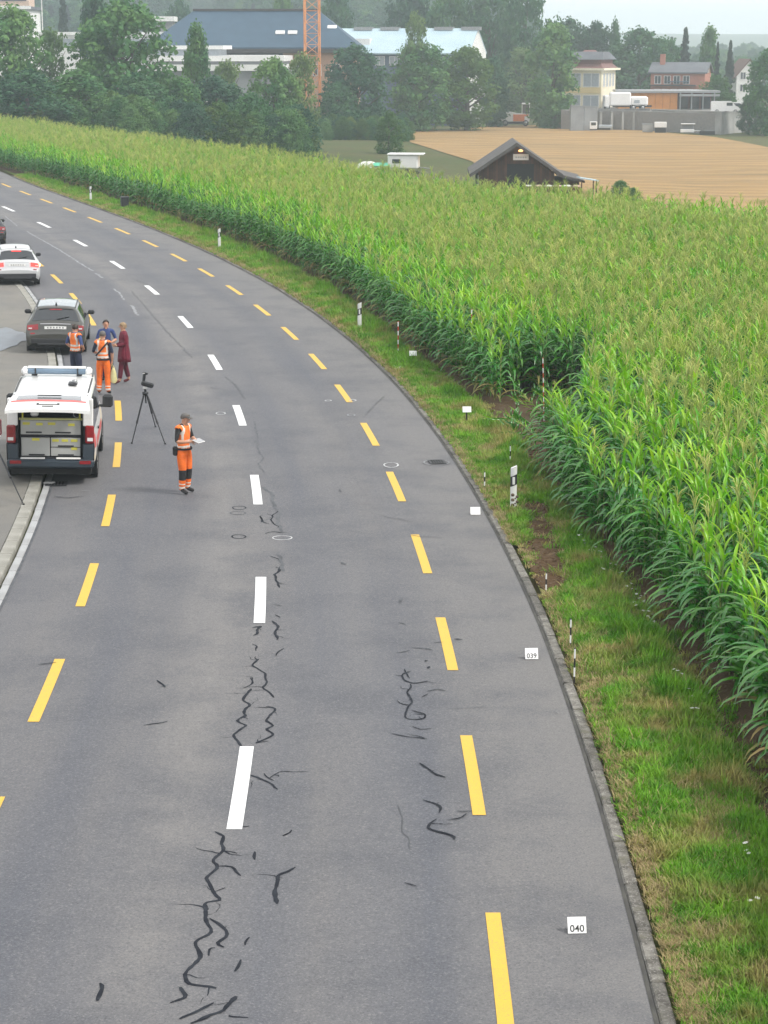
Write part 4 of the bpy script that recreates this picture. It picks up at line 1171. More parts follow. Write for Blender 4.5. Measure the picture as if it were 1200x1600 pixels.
for k in range(3): f.window(2.6 + 1.4 * k, 3.3 + 1.4 * k, ez - .2, ez + 1.0, L, M_REDWOOD, axis='x', fr=.05)
# --- small white house at the right
D = 425
A = AT(1150, 150, D)
f = Frame('white_house', 'small white gabled house half hidden behind the spruces', 'house', (A.x, D, 0), R(4))
zt = AT(1160, 95, D).z
mb = MB(); mb.prism([(0, -6), (5.2, -6), (5.2, zt - 3), (2.6, zt), (0, zt - 3)], 0, 9); f.part('wall', mb, M_WHITEW)
mb = MB(); mb.add([(-.5, -.4, zt - 3.5), (2.6, -.4, zt + .15), (5.7, -.4, zt - 3.5), (-.5, 9.4, zt - 3.5), (2.6, 9.4, zt + .15), (5.7, 9.4, zt - 3.5), (2.6, -.4, zt + .4), (2.6, 9.4, zt + .4), (-.5, -.4, zt - 3.2), (5.7, -.4, zt - 3.2), (-.5, 9.4, zt - 3.2), (5.7, 9.4, zt - 3.2)],
                  [(0, 1, 6, 8), (1, 2, 9, 6), (8, 6, 7, 10), (6, 9, 11, 7), (0, 3, 4, 1), (1, 4, 5, 2), (3, 10, 7, 4), (4, 7, 11, 5)]); f.part('roof', mb, mat('brown tiles', (.16, .09, .07), .8))
for z in (zt - 6, zt - 3.6): 
    for x in (.8, 3.2): f.window(x, x + 1.0, z, z + 1.3, 0)
# --- white halls far left, flagpole, roof in the corner
D = 345
A = AT(62, 80, D)
f = Frame('white_industrial_hall', 'white flat roofed hall seen between the trees at the left', 'building', (A.x, D, 0), R(-4))
zt = AT(85, 50, D).z
f.box('wall', 0, 22, 0, 14, -4, zt - .5, M_WHITEW); f.box('roof', -.5, 22.5, -.6, 14.5, zt - .5, zt, M_FRAME); f.box('window_band', .8, 20, -.06, -.01, zt - 2.2, zt - 1.1, M_SHUT)
f.box('step_roof', 8, 21, -6, -.7, zt - 3.6, zt - 3.1, M_FRAME); f.box('step_wall', 8.3, 20.7, -5.7, -.2, -4, zt - 3.6, M_WHITEW)
D = 380
A = AT(-40, 40, D); zt = AT(20, 10, D).z
f = Frame('grey_roofed_hall', 'pale hall with grey roof in the top left corner', 'building', (A.x, D, 0), 0)
f.box('wall', 0, 10, 0, 12, -4, zt - .6, M_WHITEW); f.box('roof', -.4, 10.4, -.5, 12.5, zt - .6, zt, M_SLATE2); f.box('roof_edge', -.4, 10.4, -.62, -.52, zt - .5, zt + .1, M_FRAME)
f.box('facade', 2, 9.5, 3, 9, zt, zt + 3.2, mat('peach render', (.62, .46, .36), .9)); f.box('window_band', 2.5, 9, 2.9, 2.98, zt + 1, zt + 2, M_PANE)
D = 400
A = AT(228, 40, D); zt = AT(240, 29, D).z
f = Frame('white_low_block', 'small white flat roof peeking left of the slate roof', 'building', (A.x, D, 0), 0)
f.box('wall', 0, 5, 0, 6, -4, zt - .5, M_CONC2); f.box('roof', -.4, 5.4, -.4, 6.4, zt - .5, zt + .4, M_FRAME)
D = 300
A = AT(66, 34, D); p = empty('flagpole', (A.x, D, tz(A.x, D)), 0, 'slim white flagpole above the trees at the left', 'flagpole')
MB().tube([(0, 0, 0), (0, 0, 9), (0, 0, 18.5)], [.13, .11, .07], 8).build('pole', M_FRAME, p); MB().lathe([(0, 0), (.22, .05), (.2, .3), (0, .35)], 8, (0, 0, 18.5)).build('finial', M_FRAME, p); MB().box((0, 0, .15), (.8, .8, .5)).build('base', M_CONC, p)
D = 335
A = AT(452, 100, D); zt = AT(500, 118, D).z

# --- tower crane
D = 328
A = AT(488, 110, D)
cr = empty('tower_crane', (A.x, D, tz(A.x, D)), R(8), 'orange lattice mast of a tower crane between the roofs', 'crane')
w = 1.12; Ht = 34
mb = MB()
for sx in (-w, w):
    for sy in (-w, w): mb.tube([(sx, sy, 0), (sx, sy, Ht)], .11, 5)
mb.build('corner_posts', M_CRANE, cr)
mb = MB(); k = 0; z = 0
while z < Ht - .1:
    for a, b in (((-w, -w), (w, -w)), ((w, -w), (w, w)), ((w, w), (-w, w)), ((-w, w), (-w, -w))):
        if k % 2: a, b = b, a
        mb.tube([(*a, z), (*b, z + 1.7)], .065, 4); mb.tube([(*a, z), (*b, z)], .05, 4)
    z += 1.7; k += 1
mb.build('lattice', M_CRANE, cr)
mb = MB()
mb.box((0, 0, 1.2), (.3, .3, .1)); mb.tube([(.55, .5, 0), (.55, .5, Ht)], .03, 4); mb.tube([(.95, .5, 0), (.95, .5, Ht)], .03, 4)
for i in range(int(Ht / .6)): mb.tube([(.55, .5, i * .6), (.95, .5, i * .6)], .02, 4)
mb.build('ladder', M_STEEL, cr)
MB().box((0, 0, -.2), (4.5, 4.5, .9)).build('base', M_CONC, cr)
mb = MB(); mb.box((0, 0, Ht + .5), (2.4, 2.4, 1.0)); mb.build('slewing_ring', M_STEEL, cr)
mb = MB(); mb.box((1.6, -.6, Ht + 1.8), (1.3, 1.5, 1.8)); mb.build('cab', M_WPAINT, cr)
mb = MB()
for y in (-.6, .6): mb.tube([(-12, y, Ht + 1.6), (34, y, Ht + 1.6)], .09, 4)
mb.tube([(-2, 0, Ht + 2.9), (34, 0, Ht + 2.8)], .08, 4)
for i in range(-7, 20):
    for y in (-.6, .6): mb.tube([(i * 1.7, y, Ht + 1.6), (i * 1.7 + .85, 0, Ht + 2.85)], .05, 4)
mb.build('jib', M_CRANE, cr)
MB().box((-11, 0, Ht + .9), (2, 1.2, 2.0)).build('counterweight', M_CONC, cr)

# --- retaining walls of the yard
def wall_thing(name, label, p0, p1, D0, D1, ptop0, ptop1, th, m, extra=None):
    a, b = AT(p0, ptop0, D0), AT(p1, ptop1, D1)
    d = Vector((b.x - a.x, b.y - a.y, 0)); Ln = d.length; rz = math.atan2(d.y, d.x)
    root = empty(name, (a.x, a.y, 0), rz, label, 'wall')
    za, zb = tz(a.x, a.y) - 1, tz(b.x, b.y) - 1
    n = max(2, int(Ln / 4.2))
    for i in range(n):
        t0, t1 = i / n, (i + 1) / n
        x0, x1 = Ln * t0 + .03, Ln * t1 - .03
        zt0, zt1 = a.z + (b.z - a.z) * t0, a.z + (b.z - a.z) * t1; zb_ = min(za, zb)
        mb = MB(); mb.add([(x0, 0, zb_), (x1, 0, zb_), (x1, th, zb_), (x0, th, zb_), (x0, 0, zt0), (x1, 0, zt1), (x1, th, zt1), (x0, th, zt0)], [(3, 2, 1, 0), (4, 5, 6, 7), (0, 1, 5, 4), (1, 2, 6, 5), (2, 3, 7, 6), (3, 0, 4, 7)])
        mb.build('panel', m, root)
    mb = MB(); mb.add([(0, -.08, a.z), (Ln, -.08, b.z), (Ln, th + .08, b.z), (0, th + .08, a.z), (0, -.08, a.z + .18), (Ln, -.08, b.z + .18), (Ln, th + .08, b.z + .18), (0, th + .08, a.z + .18)], [(3, 2, 1, 0), (4, 5, 6, 7), (0, 1, 5, 4), (1, 2, 6, 5), (2, 3, 7, 6), (3, 0, 4, 7)]); mb.build('coping', m, root)
    return root
wall_thing('retaining_wall', 'long stained concrete retaining wall at the stubble field edge', 1017, 1128, 352, 336, 172, 176, .5, M_CONC)
wall_thing('retaining_wall', 'end of the concrete wall running back to the right', 1128.6, 1182, 336.3, 350, 176, 176, .5, M_CONC)
wall_thing('storage_bay_wall', 'dark streaked concrete bays under the white truck', 934, 1016, 356, 354, 172, 171, .5, mat('dark streaked concrete', (.15, .15, .15), .9, (.30, .30, .29), .5))
for k in range(5):
    g = AT(938 + 17 * k, 180, 354.6)
    q = empty('bay_divider', (g.x, 354.0, 0), 0, ['first pale divider of the storage bays from the left', 'second pale divider of the storage bays', 'middle pale divider of the storage bays', 'fourth pale divider of the storage bays', 'last pale divider of the storage bays before the long wall'][k], 'wall', 'storage bay dividers')
    MB().box((0, 0, -3.6), (.35, 1.6, 3.6)).build('slab', M_CONC, q); MB().box((0, 0, -1.75), (.45, 1.7, .1)).build('cap', M_CONC2, q)
wall_thing('low_wall', 'grey low wall below the cream building', 892, 934, 350, 352, 166, 168, .4, M_CONC2)
# yard level behind the walls
za = AT(1060, 171, 352).z
mb = MB(); mb.slab([(AT(880, 1, 357).x, 357), (AT(1000, 1, 353.2).x, 353.2), (AT(1126, 1, 337).x, 337.2), (AT(1180, 1, 351).x, 351), (AT(1190, 1, 380).x, 380), (AT(880, 1, 380).x, 380)], -7, za - .3)
tag(mb.build('yard', mat('yard gravel', (.22, .21, .2), .9)), 'gravel yard behind the retaining wall', kind='structure')
YZ = za - .3

# --- vehicles far off
def wheel_set(root, xs, half, r, w=.24):
    for x in xs:
        for s in (-1, 1):
            wh = MB().lathe([(0, -w / 2), (r * .95, -w / 2), (r, -w / 3), (r, w / 3), (r * .95, w / 2), (0, w / 2)], 14, (x, s * half, r), 0, 'Y').build('wheel', M_RUB, root)
            MB().lathe([(0, 0), (r * .55, 0), (r * .55, .03), (0, .03)], 10, (x, s * (half + w / 2) - (0.03 if s < 0 else 0), r), 0, 'Y').build('rim', M_STEEL, wh)
def far_van(loc, rz, label, col_m, L=4.8, H=1.9, W=1.85):
    p = empty('parked_van', loc, rz, label, 'van')
    prof = [(0, .35), (0, H * .9), (.12, H), (L * .68, H), (L * .84, H * .60), (L * .98, H * .50), (L, .35)]
    mb = MB(); mb.add([(x, -W / 2, z) for x, z in prof] + [(x, W / 2, z) for x, z in prof], [tuple(range(6, -1, -1)), tuple(range(7, 14))] + [(i, (i + 1) % 7, (i + 1) % 7 + 7, i + 7) for i in range(7)])
    mb.build('body', col_m, p)
    mb = MB(); mb.add([(L * .69, -W / 2 + .1, H * .97), (L * .835, -W / 2 + .1, H * .63), (L * .835, W / 2 - .1, H * .63), (L * .69, W / 2 - .1, H * .97)], [(0, 1, 2, 3)]); mb.v = [(x + .02, y, z + .02) for x, y, z in mb.v]; mb.build('windscreen', M_PANE, p)
    for s in (-1, 1): MB().box((L * .62, s * (W / 2 + .005), H * .76), (L * .2, .02, H * .26)).build('side_window', M_PANE, p)
    MB().box((L + .01, 0, .5), (.06, W * .9, .22)).build('bumper', M_RUB, p)
    wheel_set(p, (L * .2, L * .82), W / 2 - .12, .32)
    return p
def on(px, D, z): q = AT(px, 100, D); return (q.x, D, z)
far_van(on(1113, 343, YZ), R(-5), 'white van parked on the retaining wall, nearer its left part', M_WPAINT)
far_van(on(1144, 348, YZ), R(-6), 'white car parked at the right end on the wall', M_WPAINT, 4.3, 1.6, 1.8)
far_van(on(1130, 346, YZ), R(-5), 'dark car between the two white vehicles on the wall', mat('dark car paint', (.03, .025, .03), .3, coat=.5), 4.3, 1.5, 1.75)
def truck(loc, rz):
    p = empty('tanker_truck', loc, rz, 'white truck with bulky body parked above the dark bays', 'truck')
    MB().box((2.4, 0, 1.9), (3.6, 2.4, 2.3), bev=.2).build('cargo_body', M_WPAINT, p)
    MB().box((5.6, 0, 1.55), (3.0, 2.2, 1.6), bev=.25).build('rear_body', M_WPAINT, p)
    MB().box((4.5, 0, .7), (6.6, 1.0, .3)).build('chassis', M_RUB, p)
    MB().box((0.15, 0, 1.5), (.9, 2.3, 2.0), bev=.15).build('cab', M_WPAINT, p)
    MB().box((-.32, 0, 1.9), (.05, 2.0, .8)).build('windscreen', M_PANE, p)
    MB().box((5.2, -1.13, 1.5), (.9, .04, .5)).build('hatch', M_SHUT, p)
    wheel_set(p, (.2, 4.6, 6.2), 1.0, .48)
truck(on(948, 357.5, YZ), R(-2))
def excavator(loc, rz):
    p = empty('wheeled_excavator', loc, rz, 'white and orange wheeled machine with cab at the stubble edge', 'excavator')
    prof = [(-2.6, .8), (-2.7, 1.6), (-2.2, 2.3), (-1.2, 2.5), (.2, 2.25), (2.4, 2.1), (2.5, .8)]
    mb = MB(); n = len(prof); mb.add([(x, -1.1, z) for x, z in prof] + [(x, 1.1, z) for x, z in prof], [tuple(range(n)), tuple(range(2 * n - 1, n - 1, -1))] + [((i + 1) % n, i, i + n, (i + 1) % n + n) for i in range(n)]); mb.build('body', M_WPAINT, p)
    MB().box((.6, -1.12, 1.45), (2.0, .06, 1.2)).build('side_panel', M_OPAINT, p)
    MB().box((1.7, -1.13, 1.9), (1.2, .05, .35)).build('stripe', M_OPAINT, p)
    cb = MB().box((1.8, 0, 3.9), (1.5, 1.7, .28), bev=.1).build('cab_roof', M_WPAINT, p)
    for x in (1.15, 2.45):
        for y in (-.75, .75): MB().box((x, y, 2.95), (.12, .12, 1.7)).build('cab_post', M_WPAINT, p)
    MB().box((1.8, 0, 2.95), (1.2, 1.4, 1.6)).build('cab_glass', M_PANE, p)
    MB().box((0, 0, .55), (4.6, 1.3, .4)).build('chassis', M_RUB, p)
    wheel_set(p, (-1.8, 1.8), .95, .55, .4)
c = on_land(816, 195); excavator((AT(808, 1, 372).x, 372, tz(AT(808, 1, 372).x, 372)), R(-4))
def trailer(px, py, D, L, H, label, m, name='box_trailer'):
    q = AT(px, py, D); z = tz(q.x, D)
    p = empty(name, (q.x, D, z), R(-6), label, 'trailer')
    zt = q.z - z
    MB().box((0, 0, zt - H / 2), (L, 2.0, H), bev=.12).build('body', M_WPAINT, p)
    MB().box((.2, 0, zt + .03), (L + .5, 2.2, .1), bev=.03).build('roof', M_FRAME, p)
    MB().box((-L / 2 + .75, -1.01, zt - H * .45), (.7, .04, .35)).build('window', M_PANE, p)
    MB().box((L * .1, 0, (zt - H) / 2 + .1), (L * .8, .9, .2)).build('chassis', M_RUB, p)
    wheel_set(p, (L * .05,), .85, max(.3, min(.42, (zt - H))))
    MB().tube([(L / 2, 0, zt - H + .1), (L / 2 + .9, 0, zt - H)], .05, 6).build('drawbar', M_STEEL, p)
trailer(631, 241, 178, 2.6, 1.2, 'white box trailer standing behind the corn near the barn', M_WPAINT)
q = AT(578, 252, 178); p = empty('covered_pile', (q.x - .2, 178, tz(q.x, 178)), 0, 'low white covered pile left of the green tarpaulin', 'pile')
z = q.z - tz(q.x, 178)
mb = MB(); rows = [[(x * 1.1, (y - .5) * 1.6, z * (.35 + .65 * max(0, math.sin(math.pi * min(.98, max(.02, (x + 1) / 2))) ** .4 * math.sin(math.pi * (y * .9 + .05)) ** .5)) + .08 * noise.noise((x * 3, y * 3, 1))) for x in np.linspace(-1, 1, 12)] for y in np.linspace(0, 1, 7)]; mb.grid(rows); mb.build('sheet', M_WHITEW, p)
MB().box((0, 0, z * .2), (1.9, 1.3, z * .4)).build('stack', M_CONC2, p)
q2 = AT(597, 254, 178); p = empty('tarpaulin', (q2.x, 177.6, tz(q2.x, 178)), 0, 'bright green tarpaulin strip beside the white trailer', 'tarpaulin')
z = q2.z - tz(q2.x, 178)
mb = MB(); rows = [[(x * .75, (y - .5) * 1.2, z * (.55 + .45 * math.sin(math.pi * (.1 + .8 * y)) ** .5) + .1 * noise.noise((x * 4, y * 3, 8))) for x in np.linspace(-1, 1, 10)] for y in np.linspace(0, 1, 6)]; mb.grid(rows); mb.build('sheet', mat('green tarpaulin', (.10, .50, .33), .6), p)
MB().box((0, 0, z * .25), (1.2, 1.0, z * .5)).build('stack', M_CONC2, p)
# things along the foot of the wall
def wall_foot(name, label, cat, px, py, D, parts):
    q = AT(px, py, D); p = empty(name, (q.x, D, tz(q.x, D)), R(-6), label, cat)
    for nm, c, d, m in parts: MB().box(c, d, bev=.05).build(nm, m, p)
wall_foot('small_tipper', 'small white tipper vehicle left of the storage bays', 'vehicle', 938, 184, 348, [('cab', (-1.1, 0, 1.0), (1.2, 1.5, 1.2), M_WPAINT), ('bed', (.9, 0, .8), (2.2, 1.5, .5), M_SHUT), ('chassis', (0, 0, .4), (3.4, 1.0, .3), M_RUB), ('windscreen', (-1.1, -.77, 1.25), (.8, .04, .5), M_PANE)])
wall_foot('pallet_box', 'grey crate at the left foot of the concrete wall', 'crate', 1012, 196, 343, [('side', (0, 0, .7), (1.7, 1.2, 1.2), M_CONC), ('lid', (0, 0, 1.36), (1.8, 1.3, .1), M_CONC2)])
wall_foot('white_container', 'white low container leaning on the concrete wall', 'container', 1032, 195, 342, [('body', (0, 0, 1.3), (2.0, 1.0, .9), M_WPAINT), ('foot', (0, 0, .4), (1.8, .8, .8), M_RUB)])
wall_foot('board_stack', 'stack of white boards before the concrete wall', 'stack', 1074, 198, 337, [('boards', (0, 0, .5), (2.2, 1.2, .5), M_WPAINT), ('top_board', (.1, 0, 1.6), (2.3, 1.4, .12), M_WPAINT), ('frame', (0, .4, 1.1), (2.0, .2, .9), M_CONC2), ('loose_board', (1.6, -.2, .5), (1.2, .9, .12), M_WPAINT)])
wall_foot('dark_pile', 'dark heap at the foot of the wall right of the boards', 'pile', 1105, 205, 334, [('heap', (0, 0, .3), (2.4, 1.2, .6), M_RUB), ('board', (.3, 0, .66), (1.6, .8, .1), M_CONC2)])

# --- barn
D = 168
A = AT(744, 290, D); gzb = -2.5
Bx = AT(868, 270, D).x
W = Bx - A.x
apex = AT(806, 222, D).z; ez = AT(750, 262, D).z - .1
f = Frame('wooden_barn', 'small dark brown wooden barn with grey gable roof behind the corn', 'barn', (A.x, D, 0), R(-1.2))
mb = MB(); mb.prism([(0.1, gzb), (W - .1, gzb), (W - .1, ez - .35), (W / 2, apex - .25), (.1, ez - .35)], .06, 7.5); f.part('wall', mb, M_BLACK)  # solid black body; painted interior shade seen in the doorway
nb = 26
bm_cache = []
for k in range(nb):
    x0, x1 = .1 + (W - .2) * k / nb + .01, .1 + (W - .2) * (k + 1) / nb - .01; xm = (x0 + x1) / 2
    top = ez - .32 + (apex - ez) * (1 - abs(xm - W / 2) / (W / 2))
    zb = gzb
    if .36 < k / nb < .70: zb = AT(800, 256, D).z          # over the open doorway
    mb = MB(); dz = random.uniform(-.01, .01); mb.box((xm, .0 + dz, (zb + top) / 2), (x1 - x0, .05, top - zb)); mb.build('board', M_WOOD if k % 3 else M_WOOD2, f.o)
k_ = (apex - ez) / (W / 2); o = .55
mb = MB()
P = [(-o, ez - o * k_), (W / 2, apex), (W + o, ez - o * k_), (W + o, ez - o * k_ - .28), (W / 2, apex - .28), (-o, ez - o * k_ - .28)]
mb.add([(x, -.9, z) for x, z in P] + [(x, 8.3, z) for x, z in P], [(0, 6, 7, 1), (1, 7, 8, 2), (2, 8, 9, 3), (3, 9, 10, 4), (4, 10, 11, 5), (5, 11, 6, 0), (5, 0, 1, 4), (4, 1, 2, 3), (6, 11, 10, 7), (7, 10, 9, 8)])
rf = f.part('roof', mb, mat('weathered barn tiles', (.085, .078, .075), .75, (.055, .05, .048), 1.2, bump=.4, bscale=6))
mb = MB(); zz = ez - o * k_
mb.add([(W + .1, -.9, zz + .05), (W + 2.3, -.9, zz - .5), (W + 2.3, 7.8, zz - .5), (W + .1, 7.8, zz + .05), (W + .1, -.9, zz - .15), (W + 2.3, -.9, zz - .7), (W + 2.3, 7.8, zz - .7), (W + .1, 7.8, zz - .15)], [(0, 1, 2, 3), (7, 6, 5, 4), (0, 4, 5, 1), (1, 5, 6, 2), (2, 6, 7, 3), (3, 7, 4, 0)])
f.part('lean_to_roof', mb, MATS['weathered barn tiles'])
f.box('lean_to_wall', W + .1, W + 1.9, .3, 7, gzb, zz - .6, M_WOOD)
sg = f.box('sign', W / 2 - .25, W / 2 + 1.0, -.14, -.05, AT(806, 250, D).z, AT(806, 240.5, D).z, M_WPAINT)
for k in range(5): MB().box((W / 2 + .0 + .19 * k, -.145, AT(806, 245.5, D).z), (.12, .01, .10)).build('faded_letter', M_SHUT, sg)
lp = MB().lathe([(0, 0), (.16, .02), (.2, .12), (.05, .2), (0, .2)], 10, (W / 2 + .35, -.2, AT(806, 237, D).z)).build('lamp', mat('lit barn lamp', (.9, .5, .2), .4, emit=(1, .45, .15), estr=1.5), f.o)
MB().tube([(.15, -.1, ez - .5), (.15, -.1, gzb)], .05, 6).build('downpipe', M_STEEL, f.o)
# pale panel and sacks by the barn
q = AT(922, 282, 164); p = empty('pale_panel_roof', (q.x, 166, tz(q.x, 166)), R(6), 'pale sheet roof of a lean shelter right of the barn', 'shelter')
z = q.z - tz(q.x, 166)
MB().box((0, 0, z), (1.5, 1.6, .08), ry=R(9)).build('sheet', M_METALR, p)
for x in (-.6, .6):
    for y in (-.6, .6): MB().box((x, y, z / 2 - .05), (.08, .08, z)).build('post', M_WOOD, p)
for k in range(6):
    q = AT(826 + 15 * k, 289, 165.5); zz = tz(q.x, 165.5)
    s = empty('white_sack', (q.x, 165.5, zz), 0, ['first white sack from the left before the barn', 'second white sack before the barn', 'third white sack before the barn', 'fourth white sack before the barn', 'fifth white sack before the barn', 'last white sack before the barn lean to'][k], 'sack', 'sacks before the barn')
    h = q.z - zz
    MB().box((0, 0, h * .4), (.75, .6, h * .8), bev=.1).build('pallet_stack', M_WOOD2, s)
    MB().lathe([(0, h * .8), (.34, h * .8), (.36, h * .9), (.2, h * 1.0), (0, h * 1.02)], 9).build('top_bag', M_WHITEW if k % 2 == 0 else mat('pinkish sack', (.6, .42, .38), .8), s)
# ================================================================== CARS
M_GLASS = glass('tinted car glass', (0.012, 0.016, 0.02), .05)
M_TAIL = mat('red lamp glass', (0.30, 0.006, 0.010), .2, (0.20, 0.005, 0.008), 8, coat=.6)
M_BRAKE = mat('lit red lamp', (0.6, 0.02, 0.02), .2, emit=(1.0, 0.05, 0.04), estr=1.2)
M_AMBER = mat('lit amber lamp', (0.9, 0.5, 0.2), .2, emit=(1.0, 0.55, 0.28), estr=3.0)
M_PLATE = mat('number plate', (0.72, 0.72, 0.70), .5, (0.6, 0.6, 0.58), 12)
M_PLINK = mat('plate print', (0.16, 0.16, 0.17), .6)
M_PLAST = mat('black plastic', (0.02, 0.021, 0.024), .55)
M_ALLOY = mat('alloy rim', (0.45, 0.45, 0.46), .35, metal=.8)
M_SHADEFL = mat('underbody', (0.01, 0.01, 0.01), .9)  # black underbody; also stands in for shade in wheel arches and drains
class Shell:
    """a car skin lofted through stations (y, zb, wb, w, belt, wr, top); q=0 is the roof middle, |q|=6 the sill"""
    def __init__(s, st): s.st = st
    def prof(s, k, q):
        y, zb, wb, w, belt, wr, top = s.st[k]
        P = [(wb, zb), (w, zb + .22 * (belt - zb)), (w + .01, zb + .62 * (belt - zb)), (w - .025, belt), (wr, top - .05), (wr * .58, top - .012), (0, top)]
        a = 6 - abs(q); i = min(5, int(a)); t = a - i
        x = P[i][0] + (P[i + 1][0] - P[i][0]) * t; z = P[i][1] + (P[i + 1][1] - P[i][1]) * t
        return Vector((math.copysign(x, q) if q else 0, y, z))
    def S(s, i, q):
        k = max(0, min(len(s.st) - 2, int(i))); t = i - k
        return s.prof(k, q).lerp(s.prof(k + 1, q), t)
    def N(s, i, q):
        e = .03; a = s.S(i + e, q) - s.S(i - e, q); b = s.S(i, q + e) - s.S(i, q - e)
        return b.cross(a).normalized()
    def panel(s, name, i0, i1, q0, q1, m, parent, off=.008, n=4, nq=6):
        def P(u, v):
            i, q = i0 + (i1 - i0) * u, q0 + (q1 - q0) * v
            nn = s.N(i, q); c = s.S(i, q)
            if nn.dot(c - Vector((0, c.y, .7)) + Vector((0, -.6 if c.y < .6 else 0, 0))) < 0: nn = -nn
            return c + nn * off
        rows = [[P(a / n, b / nq) for b in range(nq + 1)] for a in range(n + 1)]
        return MB().grid(rows, 0, True).build(name, m, parent)
    def body(s, m, parent, cap_back=True, name='body'):
        mb = MB(); rows = []
        for k in range(len(s.st) - 1):
            for u in (0, .5): rows.append([s.S(k + u, q / 2) for q in range(-12, 13)])
        rows.append([s.S(len(s.st) - 1, q / 2) for q in range(-12, 13)])
        mb.grid(rows, 0, True)
        n = len(rows[0])
        if cap_back: mb.add(rows[0], [tuple(range(n))])
        mb.add(rows[-1], [tuple(range(n - 1, -1, -1))])
        o = mb.build(name, m, parent)
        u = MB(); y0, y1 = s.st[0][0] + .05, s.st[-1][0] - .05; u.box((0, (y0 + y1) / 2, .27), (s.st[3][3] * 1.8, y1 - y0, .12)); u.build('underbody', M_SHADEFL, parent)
        return o
def wheels(root, ys, half, r, rim=M_ALLOY):
    for y in ys:
        for sx in (-1, 1):
            w = .21; c = (sx * (half - w / 2 + .01), y, r)
            wh = MB().lathe([(r * .62, -w / 2), (r * .94, -w / 2), (r, -w * .3), (r, w * .3), (r * .94, w / 2), (r * .62, w / 2), (r * .62, -w / 2)], 22, c, 0, 'X').build('wheel', M_RUB, root)
            f = MB(); f.lathe([(0, sx * w * .3), (r * .62, sx * w * .38), (r * .64, 0), (0, 0)], 16, c, 0, 'X')
            for k in range(5):
                a = k * 2 * math.pi / 5; d = Vector((0, math.cos(a), math.sin(a))); p0 = Vector(c) + Vector((sx * w * .42, 0, 0))
                f.tube([p0 + d * .05, p0 + d * r * .6], .028, 5)
            f.build('rim', rim, wh)
            ar = MB(); ar.lathe([(r * 1.0, 0), (r * 1.14, 0), (r * 1.14, sx * .012), (r * 1.0, sx * .012)], 22, (sx * (half + .012), y, r), 0, 'X'); ar.build('arch_trim', M_PLAST, wh)
            MB().lathe([(0, 0), (r * 1.08, 0)], 22, (sx * (half + .006), y, r), 0, 'X').build('arch_shade_disc', M_SHADEFL, wh)  # flat black disc: the wheel well's shade painted on, nothing is cut
EST = [(0.00, .34, .70, .78, .60, .70, .64), (.05, .27, .80, .86, .70, .78, .73), (.09, .25, .83, .885, .86, .80, .93), (.15, .24, .84, .89, .93, .775, 1.01), (.52, .22, .84, .90, .95, .605, 1.385), (.70, .22, .84, .905, .955, .60, 1.43),
       (1.35, .21, .84, .905, .95, .615, 1.458), (2.15, .21, .84, .905, .94, .62, 1.46), (2.72, .21, .84, .90, .93, .60, 1.42), (3.45, .22, .84, .90, .90, .72, .97), (4.15, .23, .82, .88, .80, .70, .85), (4.52, .26, .76, .82, .62, .66, .68), (4.63, .34, .64, .72, .50, .60, .54)]
